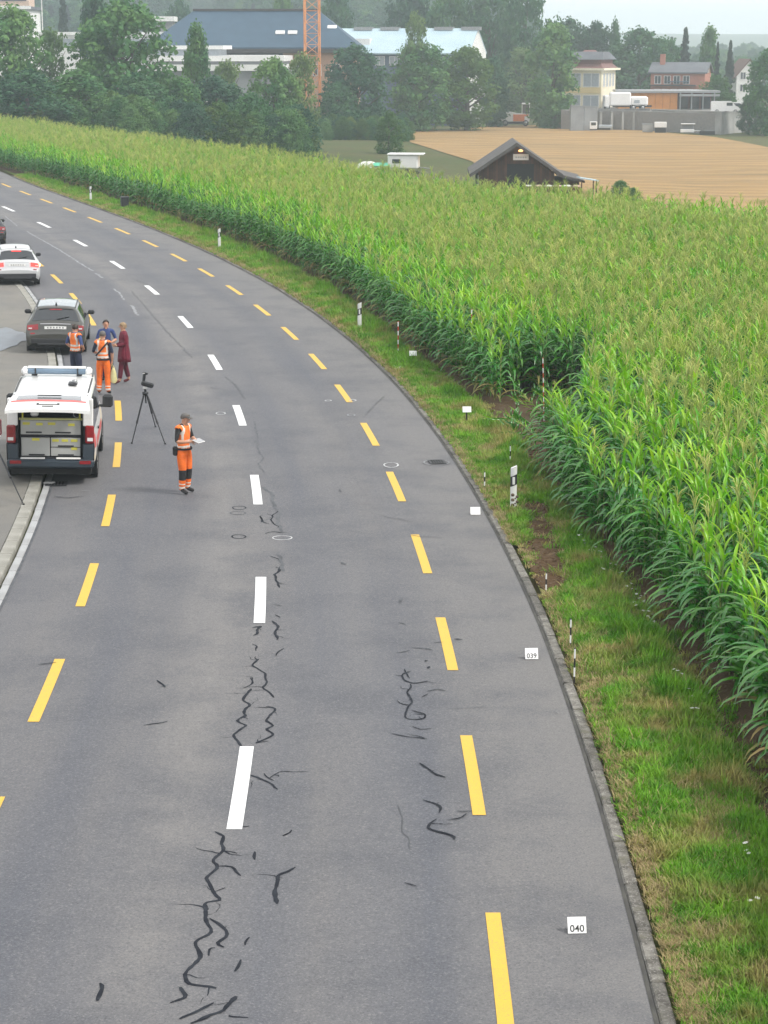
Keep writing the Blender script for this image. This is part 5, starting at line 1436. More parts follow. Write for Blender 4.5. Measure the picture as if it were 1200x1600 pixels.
def estate(name, loc, rz, label, paint, roof_m=None, brake=False, roll=0.0, group=None):
    p = empty(name, loc, rz, label, 'car', group); p.rotation_euler.y = roll
    s = Shell(EST); s.body(paint, p)
    s.panel('roof_panel', 4.95, 7.9, -1.92, 1.92, roof_m or paint, p, .006, 10, 8)
    rw = s.panel('rear_window', 3.10, 3.90, -1.88, 1.88, M_GLASS, p, .007, 6, 8)
    wp = MB(); a, b = s.S(3.15, .1) + Vector((0, -.02, .01)), s.S(3.35, .95) + Vector((0, -.02, .015)); wp.tube([a, b], .012, 5); wp.build('wiper', M_PLAST, rw)
    s.panel('spoiler', 3.92, 4.30, -1.7, 1.7, paint, p, .03, 3, 8)
    s.panel('windscreen', 8.08, 8.92, -1.85, 1.85, M_GLASS, p)
    for sg in (-1, 1):
        for i0, i1 in ((4.15, 5.25), (5.32, 6.55), (6.63, 8.05)): s.panel('side_window', i0, i1, sg * 2.13, sg * 2.93, M_GLASS, p, .006, 4, 3)
        s.panel('door', 5.35, 6.6, sg * 3.05, sg * 5.3, paint, p, .004, 4, 5); s.panel('door', 6.66, 8.5, sg * 3.05, sg * 5.3, paint, p, .004, 4, 5)
        t = s.panel('tail_light', 1.28, 2.15, sg * 1.18, sg * 2.95, M_BRAKE if brake else M_TAIL, p, .012, 4, 6)
        MB().box(tuple(s.S(1.6, sg * 1.9) + Vector((0, -.02, 0))), (.10, .02, .03)).build('reversing_lens', M_WPAINT, t)
        s.panel('reflector', .35, .75, sg * 1.6, sg * 2.2, M_TAIL, p, .008, 2, 2)
        m_ = MB(); c = Vector((sg * 1.0, 2.78, .98)); m_.box(c, (.2, .12, .14), bev=.04); m_.box(Vector((sg * .9, 2.8, .93)), (.12, .05, .04)); m_.build('mirror', M_PLAST if not brake else M_PLAST, p)
        r_ = MB(); r_.tube([s.S(4.6, sg * 1.95) + Vector((0, 0, .03)), s.S(6, sg * 1.95) + Vector((0, 0, .04)), s.S(7.8, sg * 1.95) + Vector((0, 0, .03))], .016, 6); r_.build('roof_rail', M_PLAST, p)
        s.panel('headlight', 10.3, 11.2, sg * 1.4, sg * 3.2, M_WPAINT, p)
    pl = s.panel('number_plate', 1.30, 1.72, -.72, .72, M_PLATE, p, .014, 2, 2)
    for k in range(6):
        c = s.S(1.51, -.5 + .2 * k) + Vector((0, -.018, .004)); MB().box(tuple(c), (.038, .006, .05)).build('character', M_PLINK, pl)
    s.panel('boot_trim', 2.05, 2.3, -1.0, 1.0, M_ALLOY if not brake else paint, p, .012, 2, 6)
    b_ = MB(); b_.box((0, -.015, .42), (1.46, .05, .16), bev=.02); b_.build('rear_bumper_trim', M_PLAST, p)
    MB().box((0, -.02, .33), (1.1, .06, .08), bev=.02).build('diffuser', M_PLAST, p)
    an = MB(); an.tube([s.S(5.15, 0), s.S(5.05, 0) + Vector((0, -.1, .10))], [.035, .012], 6); an.build('antenna_fin', M_PLAST, p)
    s.panel('high_brake_light', 3.82, 3.90, -.5, .5, M_BRAKE if brake else M_TAIL, p, .016, 1, 4)
    if brake:
        MB().lathe([(0, 0), (.07, .01), (.05, .05), (0, .06)], 8, tuple(s.S(1.7, 2.9) + Vector((.0, -.02, .02))), 0, 'X').build('turn_signal', M_AMBER, p)
    wheels(p, (.92, 3.72), .885, .325)
    return p
P_OLIVE = mat('grey olive car paint', (0.075, 0.075, 0.066), .28, (0.065, 0.065, 0.06), .8, metal=.5, coat=.7)
P_OLROOF = mat('bluish car roof', (0.14, 0.19, 0.21), .25, (0.12, 0.17, 0.19), .8, metal=.4, coat=.8)
P_SILV = mat('silver car paint', (0.55, 0.56, 0.57), .3, (0.50, 0.51, 0.52), .8, metal=.35, coat=.6)
P_BLACK = mat('black car paint', (0.012, 0.012, 0.014), .25, (0.015, 0.015, 0.017), 1, coat=.8)
def heading(Y): return math.atan(-sl(Y))
# olive estate, half on the pavement
a, b = G(68, 548, .0), G(134, 552)
q = G(86, 557); estate('parked_car', (q.x, q.y + .1, .035), R(6.0), 'grey olive estate car behind the police van, rear towards the camera', P_OLIVE, P_OLROOF, roll=R(1.5))
q = G(27, 449); estate('parked_car', (q.x, q.y + .1, .03), R(13), 'silver estate car with red rear lights lit and amber blinker', P_SILV, None, True, roll=R(1.0))
q = G(-19, 386); estate('parked_car', (q.x, q.y, .02), R(16), 'black car cut by the left picture edge, farthest of the row', P_BLACK, None)

# ------------------------------------------------------------------ police van
M_VRED = mat('signal red stripe', (0.72, 0.05, 0.04), .35, (0.62, 0.045, 0.035), 3, coat=.3)
M_VWHITE = mat('white police van paint', (0.80, 0.80, 0.79), .28, (0.75, 0.75, 0.74), .7, coat=.5)
M_DARKIN = mat('dark cargo lining', (0.02, 0.02, 0.025), .9)
M_DRAW = mat('grey drawer front', (0.40, 0.405, 0.39), .55, (0.35, 0.355, 0.34), 2)
M_YLAB = mat('yellow label', (0.62, 0.58, 0.08), .6)
M_LBAR = mat('blue grey lamp housing', (0.13, 0.20, 0.28), .2, (0.10, 0.16, 0.23), 3, coat=.6)
M_VNAVY = mat('dark blue bumper plastic', (0.022, 0.035, 0.05), .5, (0.03, 0.042, 0.055), 3)
VST = [(0.0, .38, .86, .93, 1.08, .80, 1.90), (.30, .34, .90, .95, 1.10, .81, 1.955), (1.55, .33, .91, .955, 1.10, .82, 1.97), (2.65, .33, .91, .955, 1.10, .82, 1.965), (3.35, .33, .91, .955, 1.08, .80, 1.92), (4.10, .34, .90, .945, 1.05, .80, 1.16), (4.72, .36, .84, .90, .86, .74, .94), (4.90, .42, .74, .80, .62, .66, .70)]
q = G(80, 761)
van = empty('police_van', (q.x - .02, q.y + .1, .045), R(5.6), 'white police van with red stripes, tailgate open showing drawers', 'van'); van.rotation_euler.y = R(1.6)
s = Shell(VST); s.body(M_VWHITE, van, False)
s.panel('windscreen', 4.06, 4.94, -1.85, 1.85, M_GLASS, van)
for sg in (-1, 1):
    for i0, i1 in ((.35, 1.0), (1.06, 2.0), (2.08, 3.0), (3.1, 4.2)): s.panel('side_window', i0, i1, sg * 2.2, sg * 2.92, M_GLASS if i0 > 1 else mat('glass with painted reflection', (.18, .25, .24), .08, coat=.5), van, .006, 4, 3)  # rear panes paler: a reflection put into the glass colour
    s.panel('red_stripe', .10, 1.05, sg * 3.08, sg * 4.1, M_VRED, van, .005, 4, 4)
    s.panel('red_stripe', 1.3, 3.9, sg * 3.7, sg * 4.4, M_VRED, van, .005, 6, 3)
    s.panel('sill_trim', .1, 5.6, sg * 5.25, sg * 5.95, M_VNAVY, van, .006, 6, 2)
    d = s.panel('sliding_door' if sg > 0 else 'side_panel', 1.04, 2.02, sg * 3.1, sg * 5.2, M_VWHITE, van, .003, 4, 5)
    MB().box(tuple(s.S(1.98, sg * 3.4) + Vector((sg * .02, 0, 0))), (.03, .16, .04)).build('door_handle', M_PLAST, d)
    s.panel('roof_groove', .15, 3.9, sg * 1.86, sg * 1.97, M_PLAST, van, .006, 6, 1)
    # rear corner post, lamp, lower cladding
    MB().box((sg * .80, -.005, 1.58), (.22, .07, .60), bev=.02).build('rear_post', M_VWHITE, van)
    tl = MB().box((sg * .835, -.02, 1.10), (.19, .10, .40), bev=.03).build('tail_light', M_TAIL, van)
    MB().box((sg * .845, -.074, 1.0), (.12, .012, .07)).build('clear_lens', M_WPAINT, tl)
    MB().box((sg * .80, -.012, .72), (.23, .08, .34), bev=.02).build('corner_cladding', M_VNAVY, van)
    m_ = MB(); m_.box((sg * 1.10, 3.62, 1.22), (.24, .13, .30), bev=.05); m_.box((sg * .98, 3.66, 1.10), (.14, .06, .06)); m_.build('mirror', M_PLAST, van)
    rf = MB().box((sg * .74, -.105, .50), (.24, .02, .07)).build('bumper_reflector', M_TAIL, van)
    s.panel('headlight', 5.8, 6.7, sg * 1.5, sg * 3.0, M_WPAINT, van)
MB().box((0, -.03, .46), (1.86, .15, .20), bev=.05).build('rear_bumper', M_VNAVY, van)
for x, w in ((-.38, .52), (.38, .52)): MB().box((x, -.05, .578), (w, .10, .03), bev=.01).build('sill_plate', M_FRAME, van)
MB().box((0, .03, 1.875), (1.60, .10, .06)).build('rear_header', M_VWHITE, van)
# cargo hold: floor, ceiling, side walls, back
mb = MB(); mb.box((0, .75, .55), (1.5, 1.42, .06)); mb.box((0, .75, 1.84), (1.5, 1.42, .04)); mb.box((-.72, .75, 1.2), (.04, 1.42, 1.26)); mb.box((.72, .75, 1.2), (.04, 1.42, 1.26)); mb.box((0, 1.48, 1.2), (1.5, .04, 1.3)); mb.build('cargo_lining', M_DARKIN, van)
cab = MB().box((0, .45, .99), (1.30, .66, .80)).build('drawer_cabinet', M_DARKIN, van)
def drawer(x0, x1, z0, z1, labs, handles, y=.10):
    d = MB().box(((x0 + x1) / 2, y, (z0 + z1) / 2), (x1 - x0, .04, z1 - z0), bev=.008).build('drawer', M_DRAW, van)
    for lx, lz, lw in labs: MB().box((lx, y - .024, lz), (lw, .01, .055)).build('yellow_label', M_YLAB, d)
    for hx, hz, hw in handles: MB().box((hx, y - .03, hz), (hw, .025, .03), bev=.006).build('pull', M_PLAST, d)
drawer(-.64, .64, 1.07, 1.38, [(-.52, 1.31, .15), (-.24, 1.30, .14), (.02, 1.31, .16), (.44, 1.29, .14)], [(-.36, 1.12, .34), (.26, 1.12, .34)])
drawer(-.63, -.02, .60, 1.0, [(-.32, .965, .16)], [(-.30, .63, .34)])
drawer(.0, .63, .80, 1.0, [(.10, .945, .14), (.30, .945, .14), (.50, .945, .14)], [(.32, .825, .34)])
drawer(.0, .63, .60, .785, [(.50, .765, .13)], [(.32, .63, .34)])
MB().box((0, .12, 1.405), (1.36, .06, .045), bev=.01).build('top_rail', mat('pale yellow rail', (.5, .5, .2), .5), van)
for x in (-.60, .62): MB().tube([(x, .12, 1.40), (x, .12, 1.62)], .022, 6).build('rail_post', M_YLAB, van)
MB().tube([(-.62, .5, 1.60), (.62, .5, 1.58)], .02, 6).build('crossbar', M_STEEL, van)
MB().box((-.35, .25, 1.50), (.17, .2, .10), bev=.03).build('white_case', M_WPAINT, van)
MB().box((.42, .35, 1.60), (.24, .2, .14), bev=.04).build('red_bag', M_VRED, van)
MB().tube([(.55 + .07 * math.cos(a), .2, 1.50 + .07 * math.sin(a)) for a in np.linspace(0, 2 * math.pi, 17)], .012, 5).build('cable_ring', M_STEEL, van)
MB().box((-.60, .4, 1.63), (.12, .2, .14), bev=.03).build('dark_red_bag', mat('dark red fabric', (.12, .015, .02), .9), van)
# tailgate, swung up
tg = MB(); rows = []
for k in range(9):
    u = k / 8; y = .04 - 1.08 * u; z = 1.955 + .035 * math.sin(math.pi * u) - .13 * u
    rows.append([(x * (.80 + .08 * u), y, z - .035 * abs(x) ** 3) for x in np.linspace(-1, 1, 11)])
tg.grid(rows, flip=True); tg.grid([[(x, y, z - .07) for x, y, z in r] for r in rows])
e = [rows[-1]]; tg.grid([rows[-1], [(x, y, z - .07) for x, y, z in rows[-1]]]); tg.grid([[r[0] for r in rows], [(r[0][0], r[0][1], r[0][2] - .07) for r in rows]]); tg.grid([[r[-1] for r in rows], [(r[-1][0], r[-1][1], r[-1][2] - .07) for r in rows]])
tgo = tg.build('tailgate', M_VWHITE, van)
def tg_panel(name, u0, u1, x0, x1, m, off=.006):
    rows = []
    for a in range(5):
        u = u0 + (u1 - u0) * a / 4; y = .04 - 1.08 * u; z = 1.955 + .035 * math.sin(math.pi * u) - .13 * u + off
        rows.append([(x * (.80 + .08 * u), y, z - .035 * abs(x) ** 3) for x in np.linspace(x0, x1, 7)])
    return MB().grid(rows, 0, True, True).build(name, m, tgo)
tg_panel('tailgate_window', .10, .48, -.82, .82, glass('tailgate glass', (.10, .11, .12), .06))
tg_panel('red_stripe', .50, .60, -.93, .93, M_VRED); tg_panel('plate_recess', .70, .80, -.28, .28, M_PLAST); tg_panel('number_plate', .72, .78, -.22, .22, M_PLATE, .012); tg_panel('handle', .86, .90, -.14, .14, M_PLAST, .012)
MB().box((.0, -.25, 1.985), (.5, .03, .02)).build('wiper', M_PLAST, tgo)
for sg in (-1, 1): MB().tube([(sg * .68, .1, 1.72), (sg * .74, -.38, 1.86)], .016, 6).build('gas_strut', M_PLAST, tgo)
# roof: light bar, antenna
lb = MB().box((0, 2.55, 2.08), (1.34, .32, .13), bev=.04).build('light_bar', M_LBAR, van)
for sg in (-1, 1):
    MB().box((sg * .71, 2.55, 2.075), (.16, .36, .15), bev=.05).build('end_cap', M_WPAINT, lb)
    MB().box((sg * .47, 2.55, 2.085), (.03, .335, .135)).build('divider', M_PLAST, lb)
    MB().box((sg * .5, 2.55, 2.0), (.12, .2, .06)).build('mount', M_PLAST, lb)
MB().box((0, 2.55, 2.155), (1.30, .26, .02), bev=.008).build('white_cover', M_FRAME, lb)
an = MB().box((.42, 1.25, 2.0), (.2, .3, .05), bev=.02).build('roof_vent', M_PLAST, van); MB().lathe([(0, .0), (.06, .0), (.05, .07), (0, .08)], 10, (.46, 1.2, 2.02)).build('antenna_dome', M_STEEL, an)
wheels(van, (.98, 3.98), .945, .335, M_STEEL)
# ================================================================== PEOPLE
M_SKIN = mat('skin', (0.50, 0.27, 0.18), .55, (0.44, 0.23, 0.15), 12, spec=.4)
M_HIVIS = mat('orange vest cloth', (0.85, 0.20, 0.03), .75, (0.75, 0.15, 0.025), 9, bump=.9, bscale=14)
M_HITROU = mat('orange trouser cloth', (0.82, 0.16, 0.015), .8, (0.68, 0.12, 0.012), 7, bump=.9, bscale=14)
M_REFL = mat('silver reflective band', (0.72, 0.66, 0.60), .35, (0.6, 0.55, 0.5), 20)
M_NAVY = mat('navy cloth', (0.012, 0.017, 0.04), .85, (0.02, 0.026, 0.055), 8, bump=.9, bscale=14)
M_BLUE = mat('blue shirt', (0.04, 0.07, 0.20), .85, (0.03, 0.05, 0.15), 8, bump=.9, bscale=14)
M_BLKC = mat('black cloth', (0.012, 0.012, 0.014), .85, (0.02, 0.02, 0.022), 8, bump=.9, bscale=14)
M_MAROON = mat('maroon coat', (0.14, 0.008, 0.025), .85, (0.10, 0.006, 0.018), 8, bump=.9, bscale=14)
M_MAROON2 = mat('maroon trousers', (0.10, 0.008, 0.022), .85)
M_BOOT = mat('black boots', (0.012, 0.012, 0.013), .5)
M_SHOE = mat('dark red shoes', (0.12, 0.015, 0.02), .4)
M_CAP = mat('grey cap', (0.13, 0.125, 0.12), .85, (0.10, 0.095, 0.09), 12)
M_HAIRD = mat('dark hair', (0.02, 0.013, 0.01), .6, (0.035, 0.022, 0.015), 30)
M_HAIRB = mat('ash blonde hair', (0.28, 0.19, 0.10), .6, (0.20, 0.13, 0.07), 30)
M_HAIRG = mat('short grey brown hair', (0.07, 0.05, 0.04), .6, (0.11, 0.085, 0.07), 30)

def limb_pts(*p): return [Vector(x) for x in p]
def person(loc, face, label, pose, clothes):
    """face: heading in degrees, 0 looks towards -Y (the camera), positive turns to the picture's right.
    pose: joints that differ from standing. One skinned body; clothes are shells grown from its faces."""
    J = dict(pelvis=(0, 0, .94), waist=(0, .005, 1.06), chest=(0, .0, 1.26), top=(0, .01, 1.42), neck=(0, -.0, 1.50), skull=(0, -.02, 1.60), crown=(0, -.012, 1.70),
             shL=(.175, .01, 1.415), elL=(.235, .03, 1.14), wrL=(.22, -.06, .90), haL=(.215, -.08, .83),
             shR=(-.175, .01, 1.415), elR=(-.235, .03, 1.14), wrR=(-.22, -.06, .90), haR=(-.215, -.08, .83),
             hiL=(.092, 0, .90), knL=(.105, -.015, .49), anL=(.11, .02, .085), toL=(.13, -.15, .04),
             hiR=(-.092, 0, .90), knR=(-.105, -.015, .49), anR=(-.11, .02, .085), toR=(-.13, -.15, .04))
    J.update(pose)
    rad = dict(pelvis=(.155, .115), waist=(.14, .10), chest=(.165, .115), top=(.125, .085), neck=(.055, .058), skull=(.074, .092), crown=(.062, .078),
               shL=(.068, .068), elL=(.047, .047), wrL=(.032, .028), haL=(.042, .022), shR=(.068, .068), elR=(.047, .047), wrR=(.032, .028), haR=(.042, .022),
               hiL=(.098, .098), knL=(.064, .064), anL=(.046, .05), toL=(.046, .036), hiR=(.098, .098), knR=(.064, .064), anR=(.046, .05), toR=(.046, .036))
    if clothes.get('slim'):
        for k in ('pelvis', 'waist', 'chest', 'top', 'shL', 'shR'): rad[k] = tuple(v * .86 for v in rad[k])
    names = list(J); ix = {n: i for i, n in enumerate(names)}
    E_ = [('pelvis', 'waist'), ('waist', 'chest'), ('chest', 'top'), ('top', 'neck'), ('neck', 'skull'), ('skull', 'crown')]
    for sd_ in 'LR': E_ += [('top', 'sh' + sd_), ('sh' + sd_, 'el' + sd_), ('el' + sd_, 'wr' + sd_), ('wr' + sd_, 'ha' + sd_), ('pelvis', 'hi' + sd_), ('hi' + sd_, 'kn' + sd_), ('kn' + sd_, 'an' + sd_), ('an' + sd_, 'to' + sd_)]
    # mid points make the taper rounder: calf and forearm bellies
    V = [Vector(J[n]) for n in names]; Rd = [rad[n] for n in names]; Ed = []
    for a, b in E_:
        if (a[:2], b[:2]) in (('kn', 'an'), ('el', 'wr'), ('hi', 'kn'), ('sh', 'el')):
            k = len(V); t = .32; V.append(V[ix[a]].lerp(V[ix[b]], t)); ra = {'kn': .062, 'el': .046, 'hi': .092, 'sh': .055}[a[:2]]; Rd.append((ra, ra)); Ed += [(ix[a], k), (k, ix[b])]
        else: Ed.append((ix[a], ix[b]))
    me = bpy.data.meshes.new('skeleton'); me.from_pydata([tuple(v) for v in V], Ed, [])
    ob = bpy.data.objects.new('skeleton', me); col.objects.link(ob)
    md = ob.modifiers.new('skin', 'SKIN'); md.use_smooth_shade = True; md.branch_smoothing = .4
    sv = me.skin_vertices[0].data
    for i, r in enumerate(Rd): sv[i].radius = r; sv[i].use_root = (i == 0)
    ss = ob.modifiers.new('sub', 'SUBSURF'); ss.levels = ss.render_levels = 2
    dg = bpy.context.evaluated_depsgraph_get(); dg.update()
    ev = ob.evaluated_get(dg); src = bpy.data.meshes.new_from_object(ev)
    vs_ = [v.co.copy() for v in src.vertices]; nr = [v.normal.copy() for v in src.vertices]; fs = [tuple(f.vertices) for f in src.polygons]
    bpy.data.objects.remove(ob); bpy.data.meshes.remove(src)
    # which bone each face belongs to
    segs = [(a, b, Vector(J[a]), Vector(J[b])) for a, b in E_]
    def bone(c):
        best = None
        for a, b, p, q in segs:
            d = q - p; t = max(0, min(1, (c - p).dot(d) / d.dot(d))); dist = (c - p - d * t).length - .5 * (rad[a][0] * (1 - t) + rad[b][0] * t)
            if best is None or dist < best[0]: best = (dist, a, b, t)
        a, b, t = best[1:]
        if b in ('pelvis', 'waist', 'chest', 'top') or a == 'top' and b[:2] == 'sh': return 'torso', t
        return {'ne': 'neck', 'sk': 'head', 'cr': 'head', 'el': 'upper', 'wr': 'fore', 'ha': 'hand', 'hi': 'torso', 'kn': 'thigh', 'an': 'shin', 'to': 'foot'}[b[:2]], t
    lab = []
    for f in fs:
        c = sum((vs_[i] for i in f), Vector()) / len(f); k, t = bone(c)
        if k == 'torso' and c.z < J['pelvis'][2] + .02: k, t = 'thigh', 0.0
        lab.append((k, t, c))
    root = empty('person', loc, R(face), label, 'person')
    mats = [M_SKIN, clothes['shirt'], clothes['trousers'], clothes['shoes']]
    def bmat(k, t, c):
        if k in ('torso',): return 1
        if k == 'upper': return 1
        if k == 'fore': return 1 if clothes.get('long') else 0
        if k == 'thigh': return 2
        if k == 'shin': return 0 if (clothes.get('ankles') and t > .8) else 2
        if k == 'foot': return 3
        return 0
    mb = MB(); 
    for f, (k, t, c) in zip(fs, lab): mb.f.append(list(f)); mb.m.append(bmat(k, t, c)); mb.sm.append(True)
    mb.v = [tuple(v) for v in vs_]
    # nose and ears
    hd = Vector(J['skull']); up = (Vector(J['crown']) - hd).normalized(); fw = Vector(clothes.get('look', (0, -1, -.25))).normalized(); sdv = fw.cross(up).normalized(); fw = up.cross(sdv).normalized()
    if fw.dot(Vector(clothes.get('look', (0, -1, -.25)))) < 0: fw = -fw
    mb.tube([hd + fw * .075 + up * .03, hd + fw * .103 - up * .005, hd + fw * .085 - up * .02], [.008, .014, .012], 6, 0)
    for sg in (-1, 1): mb.tube([hd + sdv * sg * .07 + up * .025 - fw * .01, hd + sdv * sg * .086 - fw * .015, hd + sdv * sg * .072 - up * .03 - fw * .01], [.008, .013, .008], 6, 0)
    # fingers
    for sd_ in 'LR':
        w, h = Vector(J['wr' + sd_]), Vector(J['ha' + sd_]); d = (h - w).normalized()
        inn = Vector((-1 if sd_ == 'L' else 1, 0, 0)); a = d.cross(inn)
        a = a.normalized() if a.length > .1 else Vector((0, -1, 0)); n_ = a.cross(d).normalized()
        if n_.dot(inn) < 0: n_ = -n_
        for k, (o, ln) in enumerate(((-.027, .075), (-.009, .085), (.009, .08), (.026, .062))):
            b0 = h + a * o; mb.tube([b0, b0 + d * ln * .5 + n_ * .008, b0 + d * ln * .85 + n_ * .03], [.0105, .0095, .007], 6, 0)
        t0 = w.lerp(h, .5) - a * .03; mb.tube([t0, t0 - a * .03 + d * .03 + n_ * .012, t0 - a * .035 + d * .06 + n_ * .025], [.012, .011, .008], 6, 0)
    bod = mb.build('body', mats, root)
    def shell(name, pick, off, ms, mi, drop=None):
        sel = [i for i, l in enumerate(lab) if pick(*l)]
        m2 = MB(); mp_ = {}
        for i in sel:
            ff = []
            for vi in fs[i]:
                if vi not in mp_: mp_[vi] = len(m2.v); v = vs_[vi] + nr[vi] * off; m2.v.append(tuple(v))
                ff.append(mp_[vi])
            m2.f.append(ff); m2.m.append(mi(*lab[i])); m2.sm.append(True)
        if not m2.f: return None
        o = m2.build(name, ms, root); sol = o.modifiers.new('thickness', 'SOLIDIFY'); sol.thickness = .006; sol.offset = -1
        return o
    if clothes.get('vest'):
        def vm(k, t, c):
            if abs(c.z - 1.02) < .028 or abs(c.z - 1.13) < .024: return 1
            if c.z > 1.16 and abs(abs(c.x) - .10) < .022: return 1
            return 0
        shell('vest', lambda k, t, c: k == 'torso' and c.z > .93 and c.z < 1.47, .022, [M_HIVIS, M_REFL], vm)
    if clothes.get('work'):
        def tm(k, t, c):
            if k == 'shin' and (.62 < t < .70 or .80 < t < .90): return 1
            if clothes.get('knees') and c.y < .03 and (k == 'shin' and t < .45 or k == 'thigh' and t > .9): return 2
            return 0
        shell('trousers', lambda k, t, c: k in ('thigh', 'shin') and c.z < .97 and not (k == 'shin' and t > .94), .020, [M_HITROU, M_REFL, M_BLKC], tm)
    elif clothes.get('loose'):
        shell('trousers', lambda k, t, c: k in ('thigh', 'shin') and c.z < .97 and not (k == 'shin' and t > (.78 if clothes.get('ankles') else .94)), .014, [clothes['trousers']], lambda *a: 0)
    if clothes.get('coat'):
        # a flared coat down to the thigh
        m2 = MB(); rows = []
        for z, rx, ry in ((1.48, .085, .075), (1.43, .16, .10), (1.30, .19, .135), (1.08, .175, .135), (.92, .20, .16), (.75, .215, .18), (.62, .225, .19)):
            rows.append([(rx * math.cos(a) * (1 + .04 * math.sin(5 * a) * (1.3 - z)), .005 + ry * math.sin(a), z) for a in np.linspace(0, 2 * math.pi, 21)])
        m2.grid(rows, 0, True, True); o = m2.build('coat', M_MAROON, root); sol = o.modifiers.new('thickness', 'SOLIDIFY'); sol.thickness = .01
        shell('sleeves', lambda k, t, c: k in ('upper', 'fore') and not (k == 'fore' and t > .85), .016, [M_MAROON], lambda *a: 0)
    if clothes.get('cap'):
        m2 = MB(); rows = []
        for k in range(7):
            ph = k / 6 * math.pi / 2; rows.append([hd + up * (.045 + .088 * math.sin(ph)) + (sdv * math.cos(a) * .087 + fw * math.sin(a) * .105) * (math.cos(ph) ** .7 + .001) - fw * .008 for a in np.linspace(0, 2 * math.pi, 17)])
        m2.grid(rows); m2.add([], [])
        br = [[hd + up * (.048 - .012 * t) + fw * (.085 + .085 * t * math.cos(u * 1.2)) + sdv * .075 * math.sin(u * 1.2) * (1 - .15 * t) for u in np.linspace(-1, 1, 9)] for t in (0, .5, 1)]
        m2.grid(br); o = m2.build('cap', clothes['cap'], root); sol = o.modifiers.new('thickness', 'SOLIDIFY'); sol.thickness = .008
    hm_ = clothes.get('hair')
    if hm_:
        m2 = MB(); rows = []; lo = clothes.get('hairlow', -.25)
        for k in range(8):
            ph = lo + (math.pi / 2 - lo) * k / 7
            r = []
            for a in np.linspace(0, 2 * math.pi, 21):
                front = max(0, math.sin(a)); lift = .085 * front * max(0, 1 - k / 4)
                z = .035 + .095 * math.sin(ph) + lift; cc = math.cos(ph) if ph > 0 else 1
                w_ = 1 + .04 * math.sin(7 * a + k)
                r.append(hd + up * z + (sdv * math.cos(a) * .088 + fw * math.sin(a) * .104) * (cc * w_ + .001) - fw * .012)
            rows.append(r)
        m2.grid(rows, 0, True); m2.build('hair', hm_, root)
    # eyes and mouth, small
    for sg in (-1, 1): MB().lathe([(0, -.004), (.009, 0), (0, .004)], 8, tuple(hd + fw * .086 + sdv * sg * .032 + up * .022)).build('eye', M_BLKC, bod)
    MB().box(tuple(hd + fw * .083 - up * .042), (.035, .012, .008), R(0)).build('mouth', mat('lips', (.35, .12, .10), .6), bod)
    return root, J, hd

# the man with the tablet in the middle of the road
q = G(289, 772); q.z = .02
wk, J, hd = person(q, 58, 'worker in orange vest and trousers, grey cap, writing on a tablet in the road',
    dict(neck=(0, -.02, 1.50), skull=(0, -.06, 1.60), crown=(0, -.065, 1.70), top=(0, 0, 1.42),
         elL=(.27, -.02, 1.16), wrL=(.13, -.25, 1.12), haL=(.07, -.32, 1.13), elR=(-.27, -.01, 1.15), wrR=(-.10, -.24, 1.15), haR=(-.03, -.31, 1.16),
         knL=(.11, -.02, .49), anL=(.12, .03, .085), toL=(.16, -.13, .04), knR=(-.10, -.03, .49), anR=(-.10, 0, .085), toR=(-.13, -.17, .04)),
    dict(shirt=M_BLKC, trousers=M_HITROU, shoes=M_BOOT, vest=True, work=True, knees=True, cap=M_CAP, hair=M_HAIRG, look=(0.1, -1, -.55)))
tb = empty('tablet', (0, 0, 0), 0, 'pale tablet held by the worker in the road', 'tablet')
M_ = Matrix.Translation(wk.location) @ Euler((0, 0, R(58))).to_matrix().to_4x4()
tb.location = M_ @ Vector((.03, -.37, 1.165)); tb.rotation_euler = (R(18), 0, R(58))
MB().box((0, 0, 0), (.24, .17, .012), bev=.004).build('case', M_FRAME, tb); MB().box((0, 0, .0085), (.21, .145, .003)).build('screen', mat('grey screen', (.35, .36, .38), .2), tb)
MB().box((-.17, .10, .93), (.09, .12, .20), bev=.03).build('belt_pouch', M_BLKC, wk); MB().lathe([(.165, .955), (.178, .955), (.178, .995), (.165, .995)], 20).build('belt', M_BLKC, wk)
# worker from behind with the bag strap
q = G(163, 617); q.z = .02
wb, J, hd = person(q, 176, 'worker seen from behind in orange vest with a dark shoulder strap',
    dict(elL=(.27, .0, 1.17), wrL=(.20, -.22, 1.10), haL=(.16, -.29, 1.11), elR=(-.26, .04, 1.15), wrR=(-.235, -.04, .91), haR=(-.23, -.05, .84), knL=(.12, -.03, .49), anL=(.14, .0, .085), toL=(.17, -.17, .04), anR=(-.12, .06, .085), toR=(-.15, -.11, .04)),
    dict(shirt=M_NAVY, trousers=M_HITROU, shoes=M_BOOT, vest=True, work=True, cap=M_CAP, hair=M_HAIRG, look=(0, -1, -.1)))
mb = MB(); mb.grid([[(-.19 + .36 * t - .02, (.135 + .012 * math.sin(math.pi * t)), 1.46 - .40 * t), (-.19 + .36 * t + .02, (.135 + .012 * math.sin(math.pi * t)), 1.48 - .40 * t)] for t in np.linspace(.05, 1, 8)]); 
o = mb.build('shoulder_strap', M_BLKC, wb); sol = o.modifiers.new('t', 'SOLIDIFY'); sol.thickness = .012
MB().lathe([(.168, .945), (.182, .945), (.182, 1.0), (.168, 1.0)], 20).build('belt', M_BLKC, wb)
bg_ = empty('carrier_bag', (q.x + .27, q.y - .02, .33), R(10), 'pale yellow bag hanging beside the worker seen from behind', 'bag')
mb = MB(); rows = [[(w_ * x, .05 * math.cos(x * 1.5) * (1 if k < 5 else .3), z) for x in np.linspace(-1, 1, 7)] for k, (z, w_) in enumerate([(.0, .05), (.05, .085), (.16, .085), (.28, .075), (.36, .05), (.42, .03)])]
